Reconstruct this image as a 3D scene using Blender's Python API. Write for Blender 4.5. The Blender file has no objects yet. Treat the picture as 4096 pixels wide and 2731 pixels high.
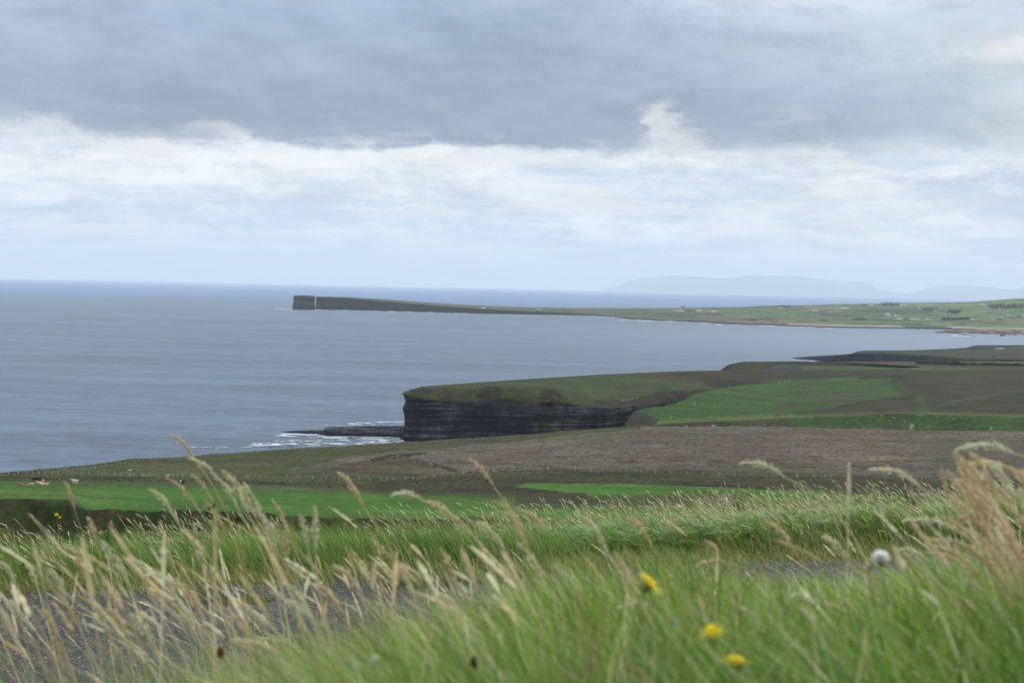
import bpy, math, random
import numpy as np
from mathutils import Vector, Matrix
from mathutils.bvhtree import BVHTree

random.seed(7)
RNG = np.random.default_rng(11)
R = math.radians
C = bpy.context.scene.collection
SC = bpy.context.scene

# ------------------------------------------------------------------ camera
F = 7600.0                      # focal length in pixels of a 4096 wide frame
CX, CY = 2048.0, 1365.5
H = 82.0                        # camera height above the sea
PITCH = math.atan(217.0 / F)
ROLL = 0.0208
fwd = np.array([0, math.cos(PITCH), -math.sin(PITCH)])
rt0 = np.array([1.0, 0, 0])
up0 = np.array([0, math.sin(PITCH), math.cos(PITCH)])
rt = math.cos(ROLL) * rt0 + math.sin(ROLL) * up0
up = math.cos(ROLL) * up0 - math.sin(ROLL) * rt0
CAM = np.array([0.0, 0.0, H])

cam_d = bpy.data.cameras.new('camera')
cam = bpy.data.objects.new('camera', cam_d)
C.objects.link(cam)
M = Matrix.Identity(4)
for i in range(3):
    M[i][0] = rt[i]; M[i][1] = up[i]; M[i][2] = -fwd[i]; M[i][3] = CAM[i]
cam.matrix_world = M
cam_d.sensor_width = 36.0
cam_d.lens = F / 4096.0 * 36.0
cam_d.clip_start = 0.1
cam_d.clip_end = 300000.0
cam_d.dof.use_dof = True
cam_d.dof.focus_distance = 34.0
cam_d.dof.aperture_fstop = 10.5
cam_d.dof.aperture_blades = 7
SC.camera = cam

def s2l(c):
    return tuple((v / 255.0 / 12.92) if v / 255.0 <= 0.04045 else ((v / 255.0 + 0.055) / 1.055) ** 2.4 for v in c)

# ------------------------------------------------------------------ node helper
class NT:
    def __init__(s, tree):
        s.t = tree; s.n = tree.nodes; s.l = tree.links
    def link(s, a, b): s.l.new(a, b)
    def node(s, typ, **kw):
        n = s.n.new(typ)
        for k, v in kw.items(): setattr(n, k, v)
        return n
    def put(s, sock, v):
        if hasattr(v, 'is_linked') or isinstance(v, bpy.types.NodeSocket): s.l.new(v, sock)
        else: sock.default_value = v
    def m(s, op, a, b=0.0, c=None, clamp=False):
        n = s.node('ShaderNodeMath', operation=op); n.use_clamp = clamp
        s.put(n.inputs[0], a); s.put(n.inputs[1], b)
        if c is not None: s.put(n.inputs[2], c)
        return n.outputs[0]
    def sstep(s, v, lo, hi):
        n = s.node('ShaderNodeMapRange', interpolation_type='SMOOTHSTEP')
        s.put(n.inputs[0], v); s.put(n.inputs[1], lo); s.put(n.inputs[2], hi)
        return n.outputs[0]
    def lin(s, v, a, b, c, d):
        n = s.node('ShaderNodeMapRange'); n.clamp = True
        s.put(n.inputs[0], v); s.put(n.inputs[1], a); s.put(n.inputs[2], b); s.put(n.inputs[3], c); s.put(n.inputs[4], d)
        return n.outputs[0]
    def mix(s, f, a, b, blend='MIX'):
        n = s.node('ShaderNodeMix', data_type='RGBA', blend_type=blend)
        s.put(n.inputs[0], f)
        for k, v in ((6, a), (7, b)):
            if isinstance(v, tuple): v = (*v[:3], 1.0)
            s.put(n.inputs[k], v)
        return n.outputs[2]
    def noise(s, vec, scale, detail=4, rough=0.55, lac=2.0, color=False, dist=0.0):
        n = s.node('ShaderNodeTexNoise')
        if vec is not None: s.l.new(vec, n.inputs['Vector'])
        n.inputs['Scale'].default_value = scale; n.inputs['Detail'].default_value = detail
        n.inputs['Roughness'].default_value = rough; n.inputs['Lacunarity'].default_value = lac
        n.inputs['Distortion'].default_value = dist
        return n.outputs['Color'] if color else n.outputs['Fac']
    def xyz(s, x, y, z=0.0):
        n = s.node('ShaderNodeCombineXYZ'); s.put(n.inputs[0], x); s.put(n.inputs[1], y); s.put(n.inputs[2], z)
        return n.outputs[0]
    def sep(s, v):
        n = s.node('ShaderNodeSeparateXYZ'); s.l.new(v, n.inputs[0]); return n.outputs
    def scale(s, vec, sx, sy, sz):
        n = s.node('ShaderNodeMapping'); s.l.new(vec, n.inputs[0]); n.inputs['Scale'].default_value = (sx, sy, sz)
        return n.outputs[0]
    def ramp(s, fac, stops, interp='LINEAR'):
        n = s.node('ShaderNodeValToRGB'); cr = n.color_ramp; cr.interpolation = interp
        while len(cr.elements) < len(stops): cr.elements.new(0.5)
        for e, (p, c) in zip(cr.elements, stops):
            e.position = p; e.color = (*c[:3], 1.0) if not isinstance(c, float) else (c, c, c, 1)
        s.put(n.inputs[0], fac)
        return n.outputs[0]

# ------------------------------------------------------------------ world: overcast sky
SUN_AZ, SUN_EL = R(62), R(44)        # azimuth measured from +Y towards +X (sun on the right, slightly ahead)
world = bpy.data.worlds.new('World'); SC.world = world; world.use_nodes = True
w = NT(world.node_tree); w.n.clear()
gen = w.node('ShaderNodeTexCoord').outputs['Generated']
gx, gy, gz = w.sep(gen)
az = w.m('MULTIPLY', w.m('ARCTAN2', gx, gy), 7.6)
el = w.m('MULTIPLY', w.m('ARCSINE', gz), 7.6)
# streaks get flatter towards the horizon
flat = w.xyz(az, w.m('MULTIPLY', el, 3.0))
wn = w.noise(flat, 1.6, 6, 0.58, color=True)
wx, wy, wz = w.sep(wn)
wn2 = w.noise(w.xyz(az, w.m('MULTIPLY', el, 2.0), 7.0), 7.0, 6, 0.62, color=True)
vx, vy, vz = w.sep(wn2)
wn3 = w.noise(w.xyz(az, w.m('MULTIPLY', el, 1.6), 11.0), 24.0, 5, 0.65, color=True)
ux, uy, uz = w.sep(wn3)
elw = w.m('MINIMUM', w.lin(el, 0.0, 0.6, 0.035, 0.16), 0.16)
eln = w.m('ADD', el, w.m('MULTIPLY', w.m('SUBTRACT', wy, 0.5), elw))
eln = w.m('ADD', eln, w.m('MULTIPLY', w.m('SUBTRACT', vy, 0.5), w.lin(el, 0.0, 0.5, 0.012, 0.085)))
azn = w.m('ADD', az, w.m('MULTIPLY', w.m('SUBTRACT', wx, 0.5), 0.9))
azn = w.m('ADD', azn, w.m('MULTIPLY', w.m('SUBTRACT', vx, 0.5), 0.26))
azn = w.m('ADD', azn, w.m('MULTIPLY', w.m('SUBTRACT', ux, 0.5), 0.07))
eln = w.m('ADD', eln, w.m('MULTIPLY', w.m('SUBTRACT', uy, 0.5), w.lin(el, 0.0, 0.5, 0.005, 0.045)))
COLS = {
 0: [(0,180,195,225),(100,178,194,222),(200,166,181,211),(300,156,171,201),(420,158,174,203),(490,158,173,202),(525,222,226,232),(600,228,231,235),(680,240,240,240),(760,222,228,234),(850,205,217,232),(900,224,230,236),(960,186,208,235),(1000,202,221,238),(1030,216,226,235),(1110,198,220,240)],
 512: [(0,175,192,222),(100,166,184,215),(200,160,177,208),(350,158,175,206),(430,148,165,192),(515,148,163,190),(550,236,237,239),(620,240,240,240),(720,244,244,243),(780,216,226,235),(850,206,219,232),(900,221,229,233),(960,200,217,235),(1010,217,226,235),(1100,200,222,240)],
 1024: [(0,170,190,220),(100,156,180,210),(250,160,178,205),(400,150,167,193),(500,144,160,188),(565,146,161,190),(605,222,228,235),(660,241,241,240),(740,227,231,236),(800,229,232,235),(860,215,226,235),(900,190,209,235),(940,226,231,233),(980,200,218,235),(1040,215,225,235),(1110,200,222,240)],
 1536: [(0,165,187,216),(100,150,178,205),(250,158,176,202),(350,147,165,191),(450,149,166,192),(550,139,156,184),(590,145,161,190),(628,236,237,238),(700,226,232,235),(760,211,222,232),(850,232,233,235),(910,198,213,235),(960,200,218,238),(1040,206,222,238),(1120,200,222,240)],
 2048: [(0,180,195,225),(60,156,176,206),(200,145,166,195),(350,154,170,196),(500,147,162,193),(575,143,158,188),(612,226,229,233),(680,206,216,230),(760,230,232,235),(830,195,212,232),(900,215,225,235),(980,190,210,235),(1010,226,230,235),(1070,198,217,237),(1130,200,222,240)],
 2560: [(0,205,215,238),(80,186,201,226),(180,165,182,212),(280,164,181,210),(400,150,168,196),(540,152,168,194),(590,168,182,204),(640,226,229,233),(720,200,212,228),(790,186,206,232),(860,178,203,232),(910,221,227,235),(980,229,231,234),(1050,205,222,238),(1140,200,222,238)],
 3072: [(0,222,226,240),(100,205,218,235),(250,180,198,216),(380,170,186,210),(470,155,172,198),(585,154,171,195),(630,200,210,222),(680,219,225,232),(740,200,210,225),(800,215,224,235),(880,200,218,235),(950,229,231,235),(1050,215,225,235),(1140,204,223,240)],
 3584: [(0,226,229,240),(100,205,218,233),(250,190,205,219),(400,176,193,209),(540,169,187,203),(600,184,200,215),(650,216,223,230),(700,195,208,222),(760,194,206,224),(830,226,229,235),(900,222,227,235),(980,229,231,232),(1060,205,222,238),(1140,196,220,240)],
 4096: [(0,216,225,240),(100,205,218,235),(200,220,226,235),(240,240,240,240),(330,205,215,225),(450,216,223,230),(600,216,222,230),(700,200,212,225),(760,185,198,221),(820,180,197,222),(880,200,213,232),(950,226,229,235),(1030,220,227,235),(1100,195,217,240),(1190,192,217,240)],
}
SKY_GAIN = 1.06
elf = w.lin(eln, 0.0, 1.25, 0.0, 1.0)
prev = None; prevx = None; colr = None
for xc in sorted(COLS):
    yh = 1158 + (xc - 2048) * 0.0208
    st = sorted(((max(0.0, min(1.0, (yh - y) / 1000.0 / 1.25)), s2l((r, g, b))) for (y, r, g, b) in COLS[xc]), key=lambda q: q[0])
    c = w.ramp(elf, st, 'B_SPLINE' if False else 'EASE')
    if colr is None: colr = c
    else:
        f = w.sstep(azn, (prevx - 2048) / 1000.0, (xc - 2048) / 1000.0)
        colr = w.mix(f, colr, c)
    prevx = xc
# bright gaps torn into the dark deck, and slate scraps hanging under it
def blob(cx, cy, sx, sy, soft=0.5, amp=0.75):
    yh = 1158 + (cx - 2048) * 0.0208
    dx = w.m('DIVIDE', w.m('SUBTRACT', azn, (cx - 2048) / 1000.0), sx / 1000.0)
    dy = w.m('DIVIDE', w.m('SUBTRACT', eln, (yh - cy) / 1000.0), sy / 1000.0)
    d = w.m('SQRT', w.m('ADD', w.m('MULTIPLY', dx, dx), w.m('MULTIPLY', dy, dy)))
    d = w.m('ADD', d, w.m('MULTIPLY', w.m('SUBTRACT', vz, 0.5), amp * 2))
    d = w.m('ADD', d, w.m('MULTIPLY', w.m('SUBTRACT', uz, 0.5), amp))
    return w.sstep(d, 1.0 + soft, 1.0 - soft)
for (cx, cy, sx, sy, c, k) in [(2600, 510, 110, 85, (240, 241, 241), 0.95), (2730, 590, 130, 70, (232, 234, 236), 0.8), (830, 530, 170, 50, (228, 232, 238), 0.75), (900, 575, 150, 40, (238, 239, 240), 0.8), (470, 540, 120, 30, (160, 173, 198), 0.6),
                            (690, 560, 110, 30, (155, 171, 200), 0.75), (60, 500, 90, 40, (165, 180, 207), 0.7), (285, 605, 60, 22, (176, 196, 224), 0.8),
                            (2450, 840, 320, 45, (181, 204, 232), 0.8), (2900, 850, 60, 28, (226, 230, 235), 0.8), (3170, 490, 40, 34, (205, 214, 225), 0.45), (1720, 640, 170, 34, (240, 240, 240), 0.7),
                            (3900, 800, 260, 28, (180, 195, 222), 0.6), (3950, 870, 140, 26, (186, 203, 230), 0.6), (4080, 240, 110, 30, (240, 240, 241), 0.7),
                            (1350, 825, 520, 17, (186, 203, 229), 0.75), (420, 962, 560, 14, (180, 204, 235), 0.75), (1650, 912, 420, 15, (184, 205, 234), 0.75), (3250, 708, 560, 22, (186, 200, 221), 0.75), (3800, 752, 420, 16, (174, 190, 217), 0.75), (560, 860, 520, 16, (196, 210, 229), 0.6), (2300, 985, 420, 10, (188, 209, 236), 0.7),
                            (560, 715, 460, 36, (248, 247, 245), 0.7), (1250, 938, 560, 10, (240, 238, 235), 0.7), (3300, 960, 480, 20, (243, 241, 238), 0.7), (2250, 1012, 520, 9, (238, 238, 236), 0.6),
                            (2900, 400, 380, 40, (140, 158, 184), 0.45), (900, 430, 520, 45, (136, 153, 180), 0.45), (1950, 250, 600, 50, (134, 154, 182), 0.4), (2000, 560, 420, 36, (126, 144, 172), 0.5)]:
    colr = w.mix(w.m('MULTIPLY', blob(cx, cy, sx, sy), k), colr, s2l(c))
# billow detail
d1 = w.noise(w.xyz(az, w.m('MULTIPLY', el, 2.4), 3.0), 3.2, 8, 0.6)
d2 = w.noise(w.xyz(az, w.m('MULTIPLY', el, w.lin(el, 0.0, 0.6, 7.0, 2.2)), 9.0), 2.2, 7, 0.62)
det = w.m('ADD', w.m('MULTIPLY', w.m('SUBTRACT', d1, 0.5), 0.44), w.m('MULTIPLY', w.m('SUBTRACT', d2, 0.5), 0.42))
detv = w.m('ADD', 1.0, w.m('MULTIPLY', det, w.lin(el, 0.0, 0.25, 0.35, 1.0)))
colr = w.mix(1.0, colr, w.xyz(detv, detv, detv), 'MULTIPLY')
# cumulus relief: tops catch the light, bases stay slate
def bill(oa, oe, sc, st, zz_):
    return w.noise(w.xyz(w.m('ADD', az, oa), w.m('MULTIPLY', w.m('ADD', el, oe), st), zz_), sc, 7, 0.56, dist=0.25)
r1 = w.m('SUBTRACT', bill(0, 0, 2.3, 2.0, 31.0), bill(0.03, 0.055, 2.3, 2.0, 31.0))
r2 = w.m('SUBTRACT', bill(0, 0, 5.0, 2.8, 41.0), bill(0.014, 0.024, 5.0, 2.8, 41.0))
rel = w.m('ADD', w.m('MULTIPLY', r1, 3.6), w.m('MULTIPLY', r2, 1.7))
band = w.m('MULTIPLY', w.lin(el, 0.06, 0.22, 0.25, 1.0), w.lin(el, 0.64, 0.54, 0.36, 1.0))
rel = w.m('MULTIPLY', rel, band)
colr = w.mix(w.m('MULTIPLY', w.m('MAXIMUM', w.m('MULTIPLY', rel, -1.0), 0.0), 1.25, clamp=True), colr, w.mix(w.sstep(el, 0.5, 0.66), s2l((182, 196, 218)), s2l((126, 142, 166))))
colr = w.mix(w.m('MULTIPLY', w.m('MAXIMUM', rel, 0.0), 1.3, clamp=True), colr, w.mix(w.sstep(el, 0.5, 0.66), s2l((250, 249, 247)), s2l((190, 202, 220))))
# the deck itself is greyer and heavier than the air below it
hs = w.node('ShaderNodeHueSaturation'); hs.inputs['Saturation'].default_value = 0.90; hs.inputs['Value'].default_value = 0.79
w.link(colr, hs.inputs['Color'])
hs2 = w.node('ShaderNodeHueSaturation'); hs2.inputs['Saturation'].default_value = 0.70; hs2.inputs['Value'].default_value = 1.07; w.link(colr, hs2.inputs['Color'])
dk = w.m('MULTIPLY', w.lin(el, 0.70, 1.16, 1.0, 0.15), w.lin(az, 0.3, 1.7, 1.0, 0.35))
colr = w.mix(w.m('MULTIPLY', w.sstep(eln, 0.52, 0.60), dk), w.mix(w.sstep(eln, 0.52, 0.60), hs2.outputs[0], colr), hs.outputs[0])
# thin clear-blue streaks low down
bl = w.noise(w.xyz(az, w.m('MULTIPLY', el, 9.0), 15.0), 0.9, 6, 0.6)
colr = w.mix(w.m('MULTIPLY', w.sstep(bl, 0.52, 0.64), w.lin(el, 0.45, 0.62, 0.70, 0.0)), colr, s2l((192, 211, 233)))
wl = w.noise(w.xyz(az, w.m('MULTIPLY', el, 8.0), 25.0), 1.3, 7, 0.62)
colr = w.mix(w.m('MULTIPLY', w.sstep(wl, 0.52, 0.64), w.lin(el, 0.5, 0.62, 0.85, 0.0)), colr, s2l((244, 241, 238)))
# overhead: the broken grey-white deck that lights the land
hi = w.noise(gen, 3.0, 5, 0.55)
over = w.ramp(hi, [(0.3, (0.85, 0.95, 1.10)), (0.7, (1.65, 1.72, 1.80))])
colr = w.mix(w.sstep(el, 1.25, 2.6), colr, over)
sky = w.node('ShaderNodeTexSky', sky_type='NISHITA'); sky.sun_disc = False
sky.sun_elevation = SUN_EL; sky.sun_rotation = SUN_AZ
b1 = w.node('ShaderNodeBackground'); w.link(sky.outputs[0], b1.inputs[0]); b1.inputs[1].default_value = 0.08
b2 = w.node('ShaderNodeBackground'); w.link(colr, b2.inputs[0]); b2.inputs[1].default_value = SKY_GAIN
ms = w.node('ShaderNodeMixShader'); ms.inputs[0].default_value = 0.94
w.link(b1.outputs[0], ms.inputs[1]); w.link(b2.outputs[0], ms.inputs[2])
wo = w.node('ShaderNodeOutputWorld'); w.link(ms.outputs[0], wo.inputs[0])

sun_d = bpy.data.lights.new('sun', 'SUN'); sun_d.energy = 1.5; sun_d.angle = R(14); sun_d.color = (1.0, 0.96, 0.90)
sun = bpy.data.objects.new('sun', sun_d); C.objects.link(sun)
sv = Vector((math.sin(SUN_AZ) * math.cos(SUN_EL), math.cos(SUN_AZ) * math.cos(SUN_EL), math.sin(SUN_EL)))
sun.rotation_euler = sv.to_track_quat('Z', 'Y').to_euler()
sun.location = (40, 20, 140)

SC.view_settings.view_transform = 'Standard'; SC.view_settings.look = 'None'
SC.view_settings.exposure = 0.0; SC.view_settings.gamma = 1.0
SC.render.engine = 'CYCLES'
SC.cycles.use_denoising = True
SC.cycles.max_bounces = 6; SC.cycles.diffuse_bounces = 2; SC.cycles.glossy_bounces = 2
SC.cycles.transmission_bounces = 3; SC.cycles.volume_bounces = 2; SC.cycles.transparent_max_bounces = 8

# ------------------------------------------------------------------ geometry helpers
def ray(px, py):
    px = np.asarray(px, float); py = np.asarray(py, float)
    d = fwd[None] + rt[None] * ((px - CX) / F).reshape(-1, 1) + up[None] * ((CY - py) / F).reshape(-1, 1)
    return d
def P(px, py, D):
    """world point that stands D metres ahead along the ray of photo pixel (px, py)"""
    px, py, D = np.broadcast_arrays(np.asarray(px, float), np.asarray(py, float), np.asarray(D, float))
    d = ray(px.ravel(), py.ravel())
    return (CAM[None] + d * (D.ravel() / d[:, 1]).reshape(-1, 1)).reshape(px.shape + (3,))
def Pz(px, z, D):
    """world point at pixel column px (on the horizon line), distance D, height z"""
    q = P(px, 1148 + (np.asarray(px, float) - 2048) * 0.0208, D)
    q[..., 2] = z
    return q
def Psea(px, py, z=0.0):
    d = ray(np.atleast_1d(px), np.atleast_1d(py))
    t = (z - H) / d[:, 2]
    return CAM[None] + d * t.reshape(-1, 1)
def proj(p):
    v = p - CAM
    x = v @ rt; y = v @ up; z = v @ fwd
    z = np.where(np.abs(z) < 1e-6, 1e-6, z)
    return CX + F * x / z, CY - F * y / z
def _hash(ix, iy, s):
    h = (ix.astype(np.int64) * 374761393 + iy.astype(np.int64) * 668265263 + s * 974634777) & 0x7fffffff
    h = ((h ^ (h >> 13)) * 1274126177) & 0x7fffffff
    return ((h ^ (h >> 16)) & 0xffff) / 65535.0
def vnoise(x, y, s=0):
    ix = np.floor(x); iy = np.floor(y); fx = x - ix; fy = y - iy
    fx = fx * fx * (3 - 2 * fx); fy = fy * fy * (3 - 2 * fy)
    a = _hash(ix, iy, s); b = _hash(ix + 1, iy, s); c = _hash(ix, iy + 1, s); d = _hash(ix + 1, iy + 1, s)
    return (a * (1 - fx) + b * fx) * (1 - fy) + (c * (1 - fx) + d * fx) * fy
def fbm(x, y, freq=1.0, octv=4, s=0, g=0.5):
    x = np.asarray(x, float) * freq; y = np.asarray(y, float) * freq
    t = 0; a = 1.0; n = 0
    for k in range(octv):
        t = t + a * (vnoise(x, y, s + k) - 0.5); n += a; a *= g; x = x * 2.03 + 11.3; y = y * 2.03 + 7.7
    return t / n * 2.0
def sm(v, a, b):
    t = np.clip((np.asarray(v, float) - a) / (b - a), 0, 1); return t * t * (3 - 2 * t)
def pchip_rows(A, ts):
    """A (R, ...) values at integer knots; monotone cubic through them at ts"""
    Rn = A.shape[0]; d = A[1:] - A[:-1]
    m = np.zeros_like(A)
    if Rn > 2:
        p = d[1:] * d[:-1]; s_ = d[1:] + d[:-1]
        m[1:-1] = np.where(p > 0, 2 * p / np.where(np.abs(s_) < 1e-12, 1e-12, s_), 0)
    m[0] = d[0]; m[-1] = d[-1]
    i = np.clip(np.floor(ts).astype(int), 0, Rn - 2); f = (ts - i).reshape((-1,) + (1,) * (A.ndim - 1))
    h00 = 2 * f**3 - 3 * f**2 + 1; h10 = f**3 - 2 * f**2 + f; h01 = -2 * f**3 + 3 * f**2; h11 = f**3 - f**2
    return h00 * A[i] + h10 * m[i] + h01 * A[i + 1] + h11 * m[i + 1]
def curve(pts, xs):
    """pts [(x, v1, v2..)] -> smooth monotone interpolation at xs, (len(xs), k)"""
    a = np.array(pts, float); x = a[:, 0]; V = a[:, 1:]
    xs = np.asarray(xs, float)
    h = np.diff(x); d = np.diff(V, axis=0) / h[:, None]
    m = np.zeros_like(V)
    if len(x) > 2:
        p = d[1:] * d[:-1]; s_ = d[1:] + d[:-1]
        m[1:-1] = np.where(p > 0, 2 * p / np.where(np.abs(s_) < 1e-12, 1e-12, s_), 0)
    m[0] = d[0]; m[-1] = d[-1]
    i = np.clip(np.searchsorted(x, xs) - 1, 0, len(x) - 2)
    f = ((np.clip(xs, x[0], x[-1]) - x[i]) / h[i])[:, None]; hh = h[i][:, None]
    return (2*f**3-3*f**2+1)*V[i] + (f**3-2*f**2+f)*hh*m[i] + (-2*f**3+3*f**2)*V[i+1] + (f**3-f**2)*hh*m[i+1]
def inpoly(px, py, poly):
    ins = np.zeros(px.shape, bool); n = len(poly); j = n - 1
    for i in range(n):
        xi, yi = poly[i]; xj, yj = poly[j]
        c = ((yi > py) != (yj > py)) & (px < (xj - xi) * (py - yi) / ((yj - yi) if yj != yi else 1e-9) + xi)
        ins ^= c; j = i
    return ins
def softpoly(px, py, poly, jx, jy, n=9):
    a = 0
    for k in range(n):
        t = 2.399 * k; r = ((k + 0.5) / n) ** 0.5
        a = a + inpoly(px + jx * r * math.cos(t), py + jy * r * math.sin(t), poly)
    return a / n
def linedist(px, py, pts, ysc=1.0):
    best = np.full(px.shape, 1e9)
    for (x0, y0), (x1, y1) in zip(pts[:-1], pts[1:]):
        dx, dy = x1 - x0, (y1 - y0) * ysc
        t = np.clip(((px - x0) * dx + (py - y0) * ysc * dy) / (dx * dx + dy * dy), 0, 1)
        best = np.minimum(best, np.hypot(px - x0 - t * dx, (py - y0) * ysc - t * dy))
    return best

def mesh_np(name, V, Fq, mat=None, col=None, parent=None, smooth=True, kind=None):
    me = bpy.data.meshes.new(name)
    V = np.asarray(V, np.float32).reshape(-1, 3); Fq = np.asarray(Fq, np.int32)
    k = Fq.shape[1]
    me.vertices.add(len(V)); me.vertices.foreach_set('co', V.ravel())
    me.loops.add(Fq.size); me.loops.foreach_set('vertex_index', Fq.ravel())
    me.polygons.add(len(Fq)); me.polygons.foreach_set('loop_start', np.arange(0, Fq.size, k, dtype=np.int32))
    me.polygons.foreach_set('loop_total', np.full(len(Fq), k, np.int32))
    if smooth: me.polygons.foreach_set('use_smooth', np.ones(len(Fq), bool))
    if col is not None:
        a = me.attributes.new('Col', 'FLOAT_COLOR', 'POINT')
        c4 = np.ones((len(V), 4), np.float32); c4[:, :3] = col
        a.data.foreach_set('color', c4.ravel())
    me.update(calc_edges=True); me.validate()
    if mat: me.materials.append(mat)
    o = bpy.data.objects.new(name, me); C.objects.link(o)
    if parent is not None: o.parent = parent
    if kind: o['kind'] = kind
    return o
def grid_faces(nr, nc):
    i = np.arange(nr - 1)[:, None] * nc + np.arange(nc - 1)[None]
    return np.stack([i, i + 1, i + nc + 1, i + nc], -1).reshape(-1, 4)
def obj(name, verts, faces, mat=None, parent=None, smooth=False):
    me = bpy.data.meshes.new(name); me.from_pydata([tuple(v) for v in verts], [], faces); me.update()
    if smooth:
        for p in me.polygons: p.use_smooth = True
    if mat: me.materials.append(mat)
    o = bpy.data.objects.new(name, me); C.objects.link(o)
    if parent is not None: o.parent = parent
    return o
def tag(o, label, cat, group=None):
    o['label'] = label; o['category'] = cat
    if group: o['group'] = group
    return o
def empty(name, loc, rz=0.0):
    o = bpy.data.objects.new(name, None); C.objects.link(o); o.empty_display_size = 0.2
    o.location = tuple(float(v) for v in loc); o.rotation_euler = (0, 0, rz); return o
def box(x0, x1, y0, y1, z0, z1):
    v = [(x0,y0,z0),(x1,y0,z0),(x1,y1,z0),(x0,y1,z0),(x0,y0,z1),(x1,y0,z1),(x1,y1,z1),(x0,y1,z1)]
    f = [(3,2,1,0),(4,5,6,7),(0,1,5,4),(1,2,6,5),(2,3,7,6),(3,0,4,7)]
    return v, f
def merge(parts):
    V = []; Fc = []
    for v, f in parts:
        b = len(V); V += list(v); Fc += [tuple(i + b for i in q) for q in f]
    return V, Fc
def tube(pts, rad, n=6):
    pts = [Vector(p) for p in pts]; V = []; Fc = []
    if not hasattr(rad, '__len__'): rad = [rad] * len(pts)
    for k, p in enumerate(pts):
        d = (pts[min(k + 1, len(pts) - 1)] - pts[max(k - 1, 0)]).normalized()
        a = d.cross(Vector((0, 1, 0.01)));
        if a.length < 1e-3: a = d.cross(Vector((1, 0, 0)))
        a.normalize(); b = d.cross(a)
        for j in range(n):
            t = 2 * math.pi * j / n
            V.append(p + (a * math.cos(t) + b * math.sin(t)) * rad[k])
    for k in range(len(pts) - 1):
        for j in range(n):
            Fc.append((k*n+j, k*n+(j+1)%n, (k+1)*n+(j+1)%n, (k+1)*n+j))
    Fc.append(tuple(reversed(range(n)))); Fc.append(tuple((len(pts)-1)*n + j for j in range(n)))
    return V, Fc

# ------------------------------------------------------------------ materials
def new_mat(name):
    m = bpy.data.materials.new(name); m.use_nodes = True
    t = NT(m.node_tree); t.n.clear()
    out = t.node('ShaderNodeOutputMaterial'); b = t.node('ShaderNodeBsdfPrincipled'); t.link(b.outputs[0], out.inputs[0])
    return m, t, b, out
def plain(name, c, rough=0.8, var=0.2, scale=8.0, spec=0.3):
    m, t, b, out = new_mat(name)
    oc = t.node('ShaderNodeTexCoord').outputs['Object']
    n = t.lin(t.noise(oc, scale, 5, 0.6), 0.25, 0.75, 1 - var, 1 + var)
    t.link(t.mix(1.0, tuple(c), t.xyz(n, n, n), 'MULTIPLY'), b.inputs['Base Color'])
    b.inputs['Roughness'].default_value = rough; b.inputs['Specular IOR Level'].default_value = spec
    return m
ILL = 1.55
def A(r, g, b):
    return np.array(s2l((r, g, b))) / ILL
def land_mat(name, f1=0.25, f2=0.02, v1=0.45, v2=0.25, bump=0.5, bs=0.35, sc=(1, 1, 1)):
    m, t, b, out = new_mat(name)
    gp = t.node('ShaderNodeNewGeometry').outputs['Position']
    gp = t.scale(gp, *sc)
    at = t.node('ShaderNodeAttribute', attribute_name='Col').outputs['Color']
    n1 = t.noise(gp, f1, 6, 0.68); n2 = t.noise(gp, f2, 5, 0.55)
    n3 = t.noise(t.scale(gp, 0.5, 1.3, 1.0), (f1 * f2) ** 0.5, 5, 0.65)
    k = t.m('MULTIPLY', t.m('MULTIPLY', t.lin(n1, 0.3, 0.7, 1 - v1, 1 + v1), t.lin(n3, 0.3, 0.7, 0.68, 1.32)), t.lin(n2, 0.3, 0.7, 1 - v2, 1 + v2))
    c = t.mix(1.0, at, t.xyz(k, k, t.m('POWER', k, 1.15)), 'MULTIPLY')
    h = t.noise(gp, f2 * 1.7, 4, 0.6)
    c = t.mix(t.m('MULTIPLY', t.sstep(h, 0.50, 0.68), 0.30), c, t.mix(1.0, c, (1.35, 1.0, 0.75), 'MULTIPLY'))
    t.link(c, b.inputs['Base Color']); b.inputs['Roughness'].default_value = 0.95; b.inputs['Specular IOR Level'].default_value = 0.1
    bp = t.node('ShaderNodeBump'); bp.inputs['Strength'].default_value = bump; bp.inputs['Distance'].default_value = bs
    t.link(n1, bp.inputs['Height']); t.link(bp.outputs[0], b.inputs['Normal'])
    return m
M_land = land_mat('moorland', 0.45, 0.03, 0.62, 0.25, 0.9, 0.7)
M_field = land_mat('far_farmland', 0.02, 0.004, 0.30, 0.2, 0.3, 2.0)

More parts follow.
